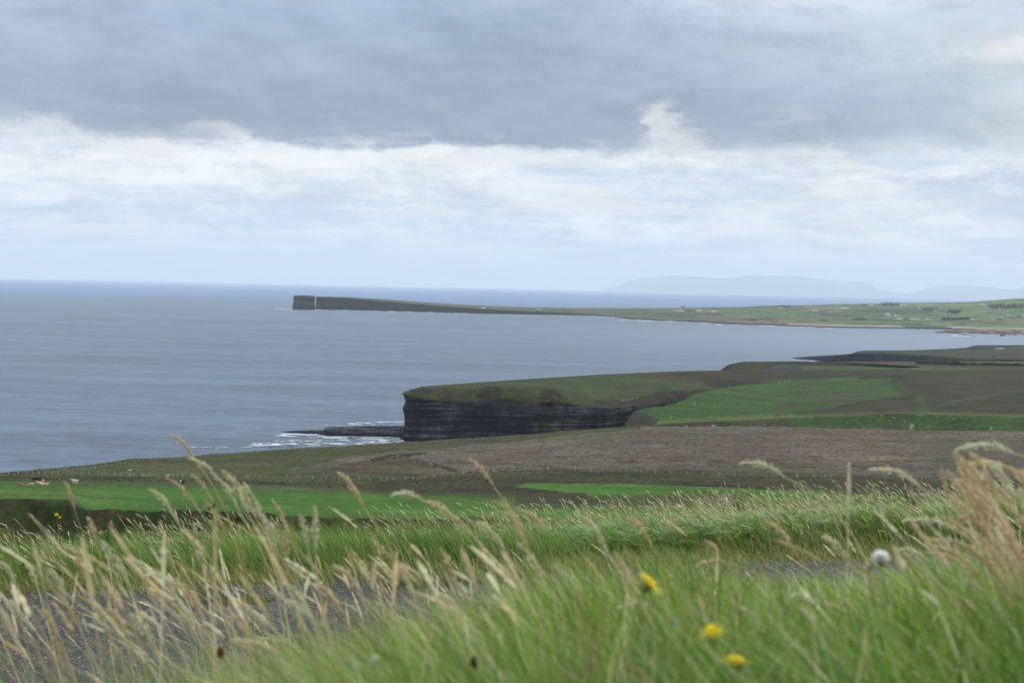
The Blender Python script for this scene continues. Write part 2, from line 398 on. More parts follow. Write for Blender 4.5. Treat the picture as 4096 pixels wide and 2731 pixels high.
def rock_mat():
    m, t, b, out = new_mat('layered_rock')
    gp = t.node('ShaderNodeNewGeometry').outputs['Position']
    at = t.node('ShaderNodeAttribute', attribute_name='Col').outputs['Color']
    x, y, z = t.sep(gp)
    zz = t.m('ADD', z, t.m('MULTIPLY', x, 0.012))
    lay = t.noise(t.xyz(t.m('MULTIPLY', x, 0.035), t.m('MULTIPLY', y, 0.035), zz), 0.62, 5, 0.72)
    joints = t.noise(t.xyz(x, y, t.m('MULTIPLY', z, 0.12)), 0.55, 6, 0.7)
    big = t.noise(gp, 0.05, 4, 0.55)
    k = t.ramp(lay, [(0.34, 0.45), (0.46, 0.55), (0.52, 0.9), (0.555, 3.2), (0.60, 4.4), (0.64, 1.0), (0.74, 0.6)])
    kk = t.m('MULTIPLY', t.m('MULTIPLY', k, t.lin(joints, 0.36, 0.64, 0.45, 1.55)), t.lin(big, 0.38, 0.62, 0.35, 1.5))
    c = t.mix(1.0, at, t.xyz(t.m('POWER', kk, 1.1), kk, t.m('POWER', kk, 0.72)), 'MULTIPLY')
    t.link(c, b.inputs['Base Color']); b.inputs['Roughness'].default_value = 0.9; b.inputs['Specular IOR Level'].default_value = 0.15
    bp = t.node('ShaderNodeBump'); bp.inputs['Strength'].default_value = 0.9; bp.inputs['Distance'].default_value = 0.6
    t.link(t.m('ADD', lay, t.m('MULTIPLY', joints, 0.6)), bp.inputs['Height']); t.link(bp.outputs[0], b.inputs['Normal'])
    return m
M_rock = rock_mat()

def sea_mat():
    m, t, b, out = new_mat('sea_water')
    gp = t.node('ShaderNodeNewGeometry').outputs['Position']
    x, y, z = t.sep(gp)
    chop = t.noise(t.xyz(t.m('MULTIPLY', x, 0.5), y), 0.10, 8, 0.68)
    swell = t.noise(t.xyz(t.m('MULTIPLY', x, 0.35), y), 0.012, 6, 0.62)
    streak = t.noise(t.xyz(t.m('MULTIPLY', x, 0.10), y), 0.006, 6, 0.68)
    bands = t.noise(t.xyz(t.m('MULTIPLY', x, 0.05), y), 0.0011, 4, 0.6)
    hgt = t.m('ADD', t.m('MULTIPLY', chop, 5.0), t.m('MULTIPLY', swell, 14.0))
    bp = t.node('ShaderNodeBump'); bp.inputs['Strength'].default_value = 0.5; bp.inputs['Distance'].default_value = 1.0
    t.link(hgt, bp.inputs['Height']); t.link(bp.outputs[0], b.inputs['Normal'])
    k = t.m('ADD', t.m('MULTIPLY', t.m('SUBTRACT', streak, 0.5), 0.7), t.m('MULTIPLY', t.m('SUBTRACT', bands, 0.5), 0.8))
    k = t.m('ADD', k, t.m('MULTIPLY', t.m('SUBTRACT', chop, 0.5), 2.4))
    k = t.m('ADD', k, t.m('MULTIPLY', t.m('SUBTRACT', swell, 0.5), 1.3))
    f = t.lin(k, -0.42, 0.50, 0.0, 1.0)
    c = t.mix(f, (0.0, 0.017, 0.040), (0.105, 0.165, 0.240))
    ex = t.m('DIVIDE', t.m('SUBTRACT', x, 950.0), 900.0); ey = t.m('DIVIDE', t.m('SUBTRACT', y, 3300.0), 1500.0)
    sheen = t.sstep(t.m('SQRT', t.m('ADD', t.m('MULTIPLY', ex, ex), t.m('MULTIPLY', ey, ey))), 1.3, 0.2)
    c = t.mix(t.m('MULTIPLY', sheen, 0.55), c, (0.17, 0.225, 0.30))  # bright sheen on the bay, painted into the water colour as a paler oval
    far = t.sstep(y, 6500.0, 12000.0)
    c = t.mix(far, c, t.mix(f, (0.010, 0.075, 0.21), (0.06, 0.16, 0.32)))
    t.link(c, b.inputs['Base Color'])
    t.link(t.lin(f, 0.0, 1.0, 0.34, 0.5), b.inputs['Roughness'])
    b.inputs['IOR'].default_value = 1.33; b.inputs['Specular IOR Level'].default_value = 0.36
    return m
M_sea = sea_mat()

# ------------------------------------------------------------------ sea, far hills
ys = np.concatenate([np.linspace(300, 2000, 40), np.geomspace(2100, 80000, 60)])
xs = np.linspace(-1, 1, 41)
V = np.array([[x * 50000, y, 0.0] for y in ys for x in xs])
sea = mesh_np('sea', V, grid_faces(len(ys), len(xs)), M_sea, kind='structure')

M_hill = land_mat('far_hillside', 0.0008, 0.0002, 0.25, 0.2, 0.2, 20.0)
def hill_range(name, ridge, D, depth):
    pxs = np.linspace(ridge[0][0], ridge[-1][0], 260)
    ry = curve(ridge, pxs)[:, 0]
    ry = ry + fbm(pxs, pxs * 0, 0.03, 4, 5) * 2.2
    rid = P(pxs, ry, D + depth * 0.5)
    rid[:, 2] = np.maximum(rid[:, 2], 2.0)
    n = 24; rows = []
    for k in range(n + 1):
        t = k / n
        # steep sea-cliff foot, then a shoulder up to the ridge, then down behind
        s_ = t / 0.55 if t < 0.55 else 1 - (t - 0.55) / 0.45
        prof = sm(s_, 0, 1) * 0.55 + 0.45 * s_
        q = Pz(pxs, 0.0, D + depth * t)
        gul = fbm(pxs, t * 300 + pxs * 0, 0.02, 4, 9) * 0.12 * (1 - s_) * (s_ > 0)
        q[:, 2] = -1.0 + rid[:, 2] * np.clip(prof + gul, 0, 1.0)
        if abs(t - 0.54) < 0.02: q[:, 2] = rid[:, 2]
        rows.append(q)
    V = np.array(rows).reshape(-1, 3)
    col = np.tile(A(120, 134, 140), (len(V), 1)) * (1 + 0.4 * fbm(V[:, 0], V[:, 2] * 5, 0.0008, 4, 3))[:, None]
    return mesh_np(name, V, grid_faces(n + 1, len(pxs)), M_hill, col, kind='structure')
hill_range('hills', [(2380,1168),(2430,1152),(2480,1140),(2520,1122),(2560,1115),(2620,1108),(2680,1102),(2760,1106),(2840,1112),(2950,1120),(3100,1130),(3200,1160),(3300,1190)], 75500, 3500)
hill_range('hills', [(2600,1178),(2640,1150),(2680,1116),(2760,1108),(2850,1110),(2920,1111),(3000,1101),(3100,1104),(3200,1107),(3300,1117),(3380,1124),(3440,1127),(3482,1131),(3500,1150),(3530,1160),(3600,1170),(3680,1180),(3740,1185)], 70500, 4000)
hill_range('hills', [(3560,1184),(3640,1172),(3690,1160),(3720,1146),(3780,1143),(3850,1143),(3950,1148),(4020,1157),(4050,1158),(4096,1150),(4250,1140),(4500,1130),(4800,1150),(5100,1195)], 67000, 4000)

# ------------------------------------------------------------------ terrain sheets built from rows
def sheet(name, rows, px, sub, mat, colf, dispf=None, kind='structure'):
    """rows: list of (n,3) world rows, near to far; sub: segments between them"""
    Aw = np.array(rows)
    ts = []
    for i, s_ in enumerate(sub): ts += list(i + np.arange(s_) / s_)
    ts.append(len(sub)); ts = np.array(ts)
    G = pchip_rows(Aw, ts)
    if dispf is not None: G = dispf(G, ts)
    V = G.reshape(-1, 3)
    qx, qy = proj(V)
    col = colf(V, qx, qy, np.repeat(ts, Aw.shape[1]))
    return mesh_np(name, V, grid_faces(len(ts), Aw.shape[1]), mat, col, kind=kind)
def lerp(a, b, t):
    return a + (b - a) * np.asarray(t)[..., None]
BVH = {}
def bvh(o):
    me = o.data
    v = [tuple(q.co) for q in me.vertices]; f = [tuple(p.vertices) for p in me.polygons]
    BVH[o.name] = BVHTree.FromPolygons(v, f); return BVH[o.name]
def hit(tr, px, py):
    d = ray([px], [py])[0]; d = Vector(d).normalized()
    h = tr.ray_cast(Vector(CAM), d)
    return None if h[0] is None else np.array(h[0])

# --- the near coast: gully bank, cattle field, rough grazing, heather moor
px = np.linspace(-1300, 5400, 680)
E = curve([(-1300,1985,470),(-200,1990,450),(0,1992,440),(270,1996,430),(300,2006,415),(340,2030,395),(420,2040,390),(850,2045,385),(1300,2066,375),(1800,2074,375),(2300,2078,380),(3000,2064,390),(4096,2056,400),(5400,2050,400)], px)
Ff = curve([(-1300,1905,560),(0,1921,560),(450,1926,575),(1000,1941,585),(1600,1962,570),(2000,1972,560),(2400,1968,560),(3100,1962,560),(4096,1970,560),(5400,1975,560)], px)
G3 = curve([(-1300,1893,590),(0,1898,605),(500,1905,612),(1000,1911,628),(1400,1906,645),(1800,1890,680),(2200,1880,700),(2600,1881,705),(3000,1896,690),(4096,1922,670),(5400,1935,660)], px)
G4 = curve([(-1300,1915,640),(0,1893,640),(250,1876,665),(480,1851,690),(500,1845,694),(700,1838,715),(1000,1822,750),(1300,1815,760),(1650,1812,770),(2000,1800,780),(2600,1775,790),(3200,1775,790),(4096,1790,780),(5400,1800,780)], px)
S4 = curve([(-1300,1920,660),(0,1890,660),(250,1872,690),(440,1853,715),(480,1847,722),(500,1842,726),(700,1835,760),(1000,1808,810),(1500,1780,870),(1650,1768,880),(2000,1745,895),(2400,1715,905),(2600,1706,905),(3000,1706,905),(3600,1718,900),(4096,1724,900),(5400,1740,890)], px)
rows = []
q = P(px, E[:, 0], E[:, 1] - 62); q[:, 2] = 9 + 3 * fbm(px, px * 0, 0.004, 3, 2); rows.append(q)
q = P(px, E[:, 0], E[:, 1] - 9); q[:, 2] -= 9; rows.append(q)
rows.append(P(px, E[:, 0] + 6, E[:, 1] - 2.5))
rows.append(P(px, E[:, 0], E[:, 1]))
rows.append(P(px, Ff[:, 0], Ff[:, 1])); rows.append(P(px, G3[:, 0], G3[:, 1])); rows.append(P(px, G4[:, 0], G4[:, 1])); rows.append(P(px, S4[:, 0], S4[:, 1]))
q = P(px, S4[:, 0], S4[:, 1] + 14); q[:, 2] -= 3; rows.append(q)
q = Pz(px, 0, S4[:, 1] + 45); q[:, 2] = np.where(px < 2450, -2.5, 4.0); rows.append(q)
GREEN = A(70, 112, 30); OLIVE = A(70, 78, 40); MOOR = A(102, 93, 78); DKOL = A(62, 62, 32); BROWN = A(74, 68, 48); DARK = A(36, 34, 26)
def near_col(V, qx, qy, ts):
    wx_ = qx + fbm(V[:, 0], V[:, 1], 0.05, 4, 21) * 26; wy_ = qy + fbm(V[:, 0], V[:, 1], 0.06, 4, 31) * 5
    col = np.tile(OLIVE, (len(V), 1))
    col = lerp(col, np.tile(BROWN, (len(V), 1)), sm(fbm(V[:, 0], V[:, 1], 0.02, 4, 3), -0.1, 0.5) * 0.6)
    big = np.array([1.0])
    # heather moor
    moor = inpoly(wx_, wy_, [(1150,1880),(1350,1835),(1560,1808),(1750,1795),(2050,1765),(2350,1735),(2560,1716),(2600,1600),(5500,1600),(5500,2000),(4200,1908),(3600,1900),(3000,1886),(2500,1872),(1900,1882),(1700,1885),(1500,1862),(1330,1870)])
    col[moor] = MOOR * (1 + 0.28 * fbm(V[moor, 0], V[moor, 1], 0.03, 4, 77))[:, None]
    rough = inpoly(wx_, wy_, [(1150,1885),(1560,1832),(1560,1824),(1830,1890),(2000,1900),(1500,1905)])
    col[rough] = A(84, 78, 58) * (1 + 0.3 * fbm(V[rough, 0], V[rough, 1], 0.06, 4, 70))[:, None]
    # yellow-green moss streaks in the moor
    for pts, wd in (([(2900,1862),(3300,1855),(3700,1840)], 10), ([(3300,1765),(3800,1760),(4400,1768)], 7), ([(2700,1752),(3100,1762),(3500,1758)], 3), ([(2050,1772),(2400,1742),(2600,1728)], 8), ([(3700,1862),(4100,1850)], 6)):
        d = linedist(wx_, wy_, pts, 3.0)
        col = lerp(col, np.tile(A(92, 88, 42), (len(V), 1)), sm(d, wd * 3, 0) * 0.75)
    # dark rough band under the white fence
    band = (wy_ > np.interp(wx_, [1500, 1900, 2500, 3000, 4096, 5400], [1925, 1900, 1885, 1902, 1928, 1940])) & (wx_ > 1500) & (ts > 3.6)
    col[band] = DKOL * (1 + 0.5 * fbm(V[band, 0], V[band, 1], 0.05, 4, 40))[:, None]
    tuss = (fbm(V[:, 0], V[:, 1], 0.09, 4, 55) > 0.28) & (ts > 4.0) & (ts < 5.6)
    col[tuss] *= 0.6
    # brighter green rim of the rough grazing at the left
    lg = inpoly(wx_, wy_, [(200,1880),(480,1850),(900,1850),(1150,1850),(1100,1900),(600,1905),(200,1898)])
    col[lg] = lerp(A(74, 86, 42), A(80, 76, 48), sm(fbm(V[lg, 0], V[lg, 1], 0.03, 3, 12), -0.2, 0.4))
    # green pasture
    past = (qy > np.interp(qx, [-1300, 0, 450, 1000, 1300, 1600, 2000, 2060, 2061, 2400], [1905, 1921, 1926, 1941, 1955, 1972, 1995, 2005, 2018, 2040]) + fbm(V[:, 0], V[:, 1], 0.05, 3, 8) * 3) & (ts >= 2.9)
    past &= ~inpoly(qx, wy_, [(2000,1990),(2200,1960),(2700,1975),(3100,1985),(3100,2005),(2700,2004),(2300,2012)])
    past2 = softpoly(qx, wy_, [(2060,1942),(2110,1930),(2500,1935),(2900,1948),(3150,1958),(4096,1985),(5500,2000),(5500,2040),(3800,2020),(2900,1995),(2600,1978),(2250,1966)], 45, 3) > 0.5 + 0.35 * fbm(V[:, 0], V[:, 1], 0.08, 3, 17)
    pp = (past | past2) & (ts >= 2.9)
    pv = 0.22 * fbm(V[:, 0], V[:, 1] * 0.4, 0.03, 4, 14) + 0.10 * np.sin(V[:, 1] * 0.55 + 1.5 * fbm(V[:, 0], V[:, 1], 0.01, 2, 15))
    gcl = lerp(np.tile(GREEN, (len(V), 1)), A(92, 112, 44)[None], sm(fbm(V[:, 0], V[:, 1], 0.018, 4, 16), 0.0, 0.5) * 0.5)
    col[pp] = (gcl * (1 + pv)[:, None])[pp]
    # ditches cut in the moor
    for pts, wd in (([(1555,1824),(1640,1838),(1760,1862),(1830,1886),(1940,1890)], 4.5), ([(1430,1848),(1540,1832),(1700,1812)], 5), ([(1700,1812),(1560,1818),(1480,1838)], 4), ([(2180,1895),(2260,1902),(2420,1900)], 3), ([(0,1908),(150,1912),(180,1915)], 3), ([(150,1917),(260,1916)], 2), ([(1000,1933),(1200,1936)], 2)):
        d = linedist(qx, qy, pts, 2.2)
        col = lerp(col, np.tile(DARK, (len(V), 1)), sm(d, wd * 2.4, wd * 0.8) * 0.9)
    # gully bank: grass, bare red earth and loose stones
    bank = ts < 2.9
    bc = lerp(A(50, 64, 28), A(76, 82, 42), sm(fbm(V[:, 0], V[:, 2], 0.12, 4, 61), -0.2, 0.5))
    bc = lerp(bc, np.tile(A(92, 70, 54), (len(V), 1)), sm(fbm(V[:, 0], V[:, 2] * 2.5, 0.22, 4, 63), 0.34, 0.5) * 0.8)
    edge = (ts > 1.9) & (ts < 2.5) & (fbm(V[:, 0], V[:, 2] * 0, 0.09, 3, 66) > 0.02)
    bc[edge] = A(58, 44, 34)
    col[bank] = bc[bank]
    return col
def near_disp(G, ts):
    V = G.reshape(-1, 3); t = np.repeat(ts, G.shape[1])
    soft = sm(t, 2.8, 3.2) * (1 - sm(t, 7.0, 7.4))
    qx, qy = proj(V)
    n = fbm(V[:, 0], V[:, 1], 0.035, 4, 88) * 0.7 + fbm(V[:, 0], V[:, 1], 0.2, 3, 99) * 0.35
    rough = sm(t, 3.9, 4.3)
    V[:, 2] += n * soft * (0.15 + 0.85 * rough)
    for pts, wd, dp in (([(1555,1824),(1640,1838),(1760,1862),(1830,1886),(1940,1890)], 5.5, 2.6), ([(1430,1848),(1540,1832),(1700,1812)], 6, 2.2), ([(0,1908),(150,1912),(180,1915)], 3, 0.8)):
        d = linedist(qx, qy, pts, 2.2); V[:, 2] -= sm(d, wd * 2.5, 0) * dp
    bank = (t < 2.6)
    V[:, 2] += bank * fbm(V[:, 0], V[:, 1], 0.07, 4, 91) * 2.2 * sm(t, 2.6, 1.6)
    V[:, 1] += bank * fbm(V[:, 0], V[:, 2], 0.05, 4, 95) * 5.0 * sm(t, 2.8, 1.8)
    V[:, 2] += sm(t, 6.9, 7.05) * (1 - sm(t, 7.1, 7.6)) * fbm(V[:, 0], V[:, 1] * 0, 0.12, 4, 101) * 0.45
    return V.reshape(G.shape)
coast = sheet('coastal_pasture', rows, px, [5, 14, 4, 3, 60, 22, 40, 34, 6, 8], M_land, near_col, near_disp)
T_coast = bvh(coast)

# --- cliffed headland
path = [(1790,1170),(1720,1110),(1655,1045),(1618,1014),(1608,1004),(1625,998),(1700,996),(1850,1000),(2000,1006),(2150,1008),(2300,1016),(2400,1030),(2480,1050),(2560,1080),(2650,1110),(2760,1160),(2900,1230),(3050,1330)]
u = np.linspace(0, 1, 460)
pa = np.array(path, float); seg = np.concatenate([[0], np.cumsum(np.hypot(np.diff(pa[:, 0]), np.diff(pa[:, 1])))]); seg /= seg[-1]
def along(vals):
    return curve([(s_, *v) for s_, v in zip(seg, vals)], u)
base = along(path)
rim = along([(1770,1597,1165),(1710,1595,1106),(1650,1590,1046),(1615,1583,1016),(1604,1578,1006),(1624,1583,1003),(1700,1600,1003),(1850,1618,1008),(2000,1611,1014),(2150,1613,1016),(2300,1622,1024),(2400,1630,1038),(2480,1632,1058),(2560,1626,1088),(2650,1621,1118),(2760,1614,1168),(2900,1600,1238),(3050,1590,1340)])
brow = along([(1780,1546,1120),(1740,1549,1085),(1690,1551,1050),(1652,1557,1030),(1642,1561,1024),(1655,1559,1020),(1720,1552,1018),(1850,1549,1022),(2000,1548,1027),(2150,1549,1034),(2300,1572,1050),(2400,1601,1064),(2470,1603,1080),(2550,1582,1112),(2630,1568,1142),(2760,1561,1184),(2900,1556,1262),(3050,1550,1350)])
skyl = along([(1790,1538,1090),(1760,1540,1082),(1722,1543,1066),(1694,1545,1056),(1690,1546,1052),(1700,1546,1050),(1740,1542,1052),(1850,1534,1074),(2000,1523,1120),(2150,1513,1172),(2300,1504,1222),(2400,1498,1262),(2470,1495,1292),(2560,1491,1332),(2650,1487,1362),(2760,1484,1392),(2900,1481,1440),(3050,1479,1500)])
b0 = Pz(base[:, 0], -2.0, base[:, 1]); r1 = P(rim[:, 0], rim[:, 1], rim[:, 2]); r2 = P(brow[:, 0], brow[:, 1], brow[:, 2]); r3 = P(skyl[:, 0], skyl[:, 1], skyl[:, 2])
mid = r2 * 0.5 + r3 * 0.5; mid[:, 2] += 0.25
back = r3.copy(); back[:, 1] += 22; back[:, 2] -= 3.5
back2 = r3.copy(); back2[:, 1] += 60; back2[:, 2] = -2
def cliff_disp(G, ts):
    t = np.repeat(ts, G.shape[1]); V = G.reshape(-1, 3)
    uu = np.tile(u, len(ts))
    # outward direction of the cliff foot
    tx = np.gradient(b0[:, 0]); ty = np.gradient(b0[:, 1]); L = np.hypot(tx, ty); nx, ny = ty / L, -tx / L
    nx = np.tile(nx, len(ts)); ny = np.tile(ny, len(ts))
    w_ = (1 - sm(t, 0.92, 1.1))
    arc = np.tile(np.cumsum(L), len(ts))
    zz = V[:, 2] + arc * 0.01
    led = fbm(zz, arc * 0.004, 0.55, 3, 41, 0.65) * 0.8 + np.round(fbm(zz, arc * 0.01, 0.28, 2, 47) * 4) / 4 * 0.9
    jn = fbm(arc, zz * 0.15, 0.11, 4, 43, 0.65) * 2.6 + fbm(arc, zz * 0.02, 0.03, 3, 44) * 2.2
    foot = sm(V[:, 2], 5, 0) * (0.8 + 1.6 * np.clip(fbm(arc, arc * 0, 0.06, 3, 49), 0, 1))
    under = -sm(V[:, 2], 4.0, 6.0) * sm(V[:, 2], 10.5, 7.0) * 0.5
    crk = np.clip(1 - np.abs(fbm(arc, zz * 0.12, 0.045, 3, 46)) * 7, 0, 1)
    off = (led + jn + foot * 0.8 + under - 2.6 * crk) * w_ + 0.5 * w_
    V[:, 0] += nx * off; V[:, 1] += ny * off
    s_ = sm(t, 1.0, 1.25) * (1 - sm(t, 3.7, 4.0))
    V[:, 2] += s_ * (fbm(V[:, 0], V[:, 1], 0.08, 4, 51) * 1.3 * (1 - sm(t, 1.9, 2.3)) + fbm(V[:, 0], V[:, 1], 0.03, 4, 53) * 0.5)
    return V.reshape(G.shape)
ROCK = np.array([0.0105, 0.0125, 0.0215])
CLIFFTOP = A(62, 74, 38)
def cliff_col(V, qx, qy, ts):
    jag = fbm(V[:, 0], V[:, 1], 0.07, 4, 57)
    g = lerp(np.tile(CLIFFTOP, (len(V), 1)), A(70, 64, 42)[None], sm(fbm(V[:, 0], V[:, 1], 0.012, 4, 59) + (qx - 2500) / 900, 0.1, 0.9) * 0.8)
    steep = (ts > 0.9) & (ts < 2.1)
    g[steep] = lerp(A(64, 74, 40), A(56, 52, 38), sm(fbm(V[:, 0], V[:, 2], 0.09, 4, 58), -0.05, 0.35))[steep]
    bar = steep & (fbm(V[:, 0], V[:, 2] * 2.5, 0.12, 4, 62) > 0.3)
    g[bar] = A(62, 58, 54)
    stones = steep & (fbm(V[:, 0], V[:, 2] * 1.5, 0.9, 2, 64) > 0.74)
    g[stones] = A(105, 103, 98)
    gully = inpoly(qx + jag * 20, qy, [(2330,1600),(2470,1603),(2630,1568),(2900,1556),(2900,1640),(2480,1660),(2400,1635)])
    g[gully] = lerp(A(64, 60, 42), A(52, 46, 36), sm(jag, -0.3, 0.3))[gully]
    dk = softpoly(qx + jag * 25, qy + jag * 6, [(2800,1516),(2900,1512),(3100,1516),(3100,1545),(2980,1550),(2840,1548)], 14, 4)
    g = lerp(g, np.tile(A(38, 42, 24), (len(V), 1)), dk)
    br = softpoly(qx + jag * 60, qy + jag * 4, [(2560,1500),(2760,1484),(3100,1478),(3100,1520),(2700,1525)], 60, 8)
    g = lerp(g, lerp(A(66, 56, 38), A(54, 50, 32), sm(jag, -0.2, 0.3)), br)
    m = (1 - sm(ts + jag * 0.22, 0.98, 1.12))
    r = np.tile(ROCK, (len(V), 1)) * (1 + 0.3 * fbm(V[:, 0], V[:, 2], 0.05, 3, 65))[:, None]
    moss = inpoly(qx + jag * 50, qy + jag * 18, [(2150,1660),(2200,1640),(2230,1620),(2260,1680),(2240,1760),(2100,1700),(2120,1672)])
    r[moss & (fbm(V[:, 0], V[:, 2] * 2, 0.25, 3, 67) > 0.08)] = A(38, 46, 26) * 0.6
    tide = V[:, 2] < 2.2
    r[tide] *= 0.7
    return lerp(g, r, m)
def mixed_rock_land():
    return M_rock
# the cliff face and the grass above it share one sheet; two materials by height band
hd = sheet('headland', [b0, r1, r2, mid, r3, back, back2], u, [150, 26, 30, 30, 4, 4], M_rock, cliff_col, cliff_disp)
hd.data.materials.append(M_land)
ncol = len(u) - 1
mi = np.zeros(len(hd.data.polygons), np.int32); mi[ncol * 146:] = 1
hd.data.polygons.foreach_set('material_index', mi)
T_head = bvh(hd)

# flat rock ledge running out to sea from the foot of the headland
def ledge(name, pts_front, zt, wid, seed, colr, zbase=-1.0):
    """pts_front: [(px, py_waterline)] of its near edge; a tilted slab of rock"""
    a = np.array(pts_front, float); pxs = np.linspace(a[0, 0], a[-1, 0], 160)
    wl = curve(pts_front, pxs)[:, 0]
    f0 = Psea(pxs, wl, 0.0)
    zz = np.interp(pxs, a[:, 0], zt); ww = np.interp(pxs, a[:, 0], wid)
    n = fbm(pxs, pxs * 0, 0.06, 4, seed); rows = []
    for (dy, zf) in ((-0.6, None), (0.0, 0.45), (0.4, 0.8), (0.8, 1.0), (0.5, 1.04), (0.6, 1.0), (1.0, None)):
        q = f0.copy()
        if zf is None and dy < 0: q[:, 1] -= 1.0; q[:, 2] = zbase
        elif zf is None: q[:, 1] += ww + 2; q[:, 2] = zbase
        else:
            back_ = dy if zf < 1 else (0.1 if dy == 0.8 else dy) * 1.0
            q[:, 1] += (ww * (0.02 if zf < 0.5 else 0.08 if zf < 0.9 else 0.14 if dy == 0.8 else 0.5 if dy == 0.5 else 0.9)) + fbm(pxs, pxs * 0 + zf * 9, 0.12, 3, seed + 3) * 1.2
            q[:, 2] = zz * zf + n * 0.35 * zz.clip(0, 1)
        rows.append(q)
    def colf(V, qx, qy, ts):
        c = np.tile(np.array(colr), (len(V), 1)) * (1 + 0.35 * fbm(V[:, 0], V[:, 1], 0.1, 3, seed))[:, None]
        return c
    return sheet(name, rows, pxs, [2, 5, 3, 3, 4, 3], M_rock, colf)
ledge('rock_ledge', [(1128,1729),(1200,1733),(1278,1738),(1290,1742),(1400,1743),(1520,1746),(1640,1752)], [0.1, 0.9, 1.3, 3.2, 3.6, 3.8, 4.4], [6, 14, 18, 24, 28, 30, 34], 5, ROCK * 1.15)

# --- green field headland in front of the cove, and brown hill pasture inland
px = np.linspace(2500, 5400, 420)
Bc = curve([(2500,1716,985),(2600,1700,985),(2640,1692,986),(2800,1682,990),(2974,1675,995),(3127,1668,1000),(3300,1664,1000),(3629,1653,1005),(3850,1656,1005),(4096,1665,1000),(5400,1680,990)], px)
M1 = curve([(2500,1706,988),(2560,1672,1010),(2700,1655,1025),(2890,1636,1045),(3300,1625,1080),(4096,1622,1100),(5400,1620,1100)], px)
M2 = curve([(2500,1698,990),(2560,1655,1025),(2700,1634,1042),(2890,1595,1110),(3300,1572,1240),(3600,1562,1290),(4096,1562,1290),(5400,1560,1290)], px)
Rr = curve([(2500,1692,992),(2520,1665,1015),(2545,1642,1036),(2680,1620,1056),(2720,1606,1072),(2752,1590,1092),(2765,1579,1108),(2840,1562,1165),(2890,1555,1200),(3000,1542,1290),(3186,1525,1390),(3512,1510,1480),(3600,1501,1530),(3885,1484,1640),(4096,1484,1640),(5400,1484,1640)], px)
rows = []
q = P(px, Bc[:, 0], Bc[:, 1] - 55); q[:, 2] = 4; rows.append(q)
q = P(px, Bc[:, 0] + 42, Bc[:, 1] - 16); q[:, 2] = np.maximum(q[:, 2], 5); rows.append(q)
rows.append(P(px, Bc[:, 0] + 5, Bc[:, 1] - 4)); rows.append(P(px, Bc[:, 0], Bc[:, 1] + 3)); rows.append(P(px, M1[:, 0], M1[:, 1])); rows.append(P(px, M2[:, 0], M2[:, 1])); rows.append(P(px, Rr[:, 0], Rr[:, 1]))
q = P(px, Rr[:, 0], Rr[:, 1] + 22); q2 = q.copy(); q2[:, 2] = np.where(px < 2890, 5, q[:, 2])
K2 = P(px, np.interp(px, [2890, 3000, 3100, 3300, 3500, 3700, 4096, 5400], [1553, 1510, 1486, 1480, 1479, 1480, 1480, 1480]), np.maximum(Rr[:, 1] + 60, 1640))
q = np.where((px < 2900)[:, None], q2, K2)
q = np.where((px < 2900)[:, None], q2, K2 * 0.5 + (rows[-1]) * 0.5)
q[:, 2] = np.where(px < 2900, 5, q[:, 2] - 4 * sm(px, 3700, 3000)); rows.append(q)
q = np.where((px < 3000)[:, None], q2 + np.array([0, 30, -7]), K2); rows.append(q)
q = q.copy(); q[:, 1] += 90; q[:, 2] = np.where(px < 3000, -2, q[:, 2] - 8); rows.append(q)
FG = A(58, 86, 30); FB = A(58, 54, 34)
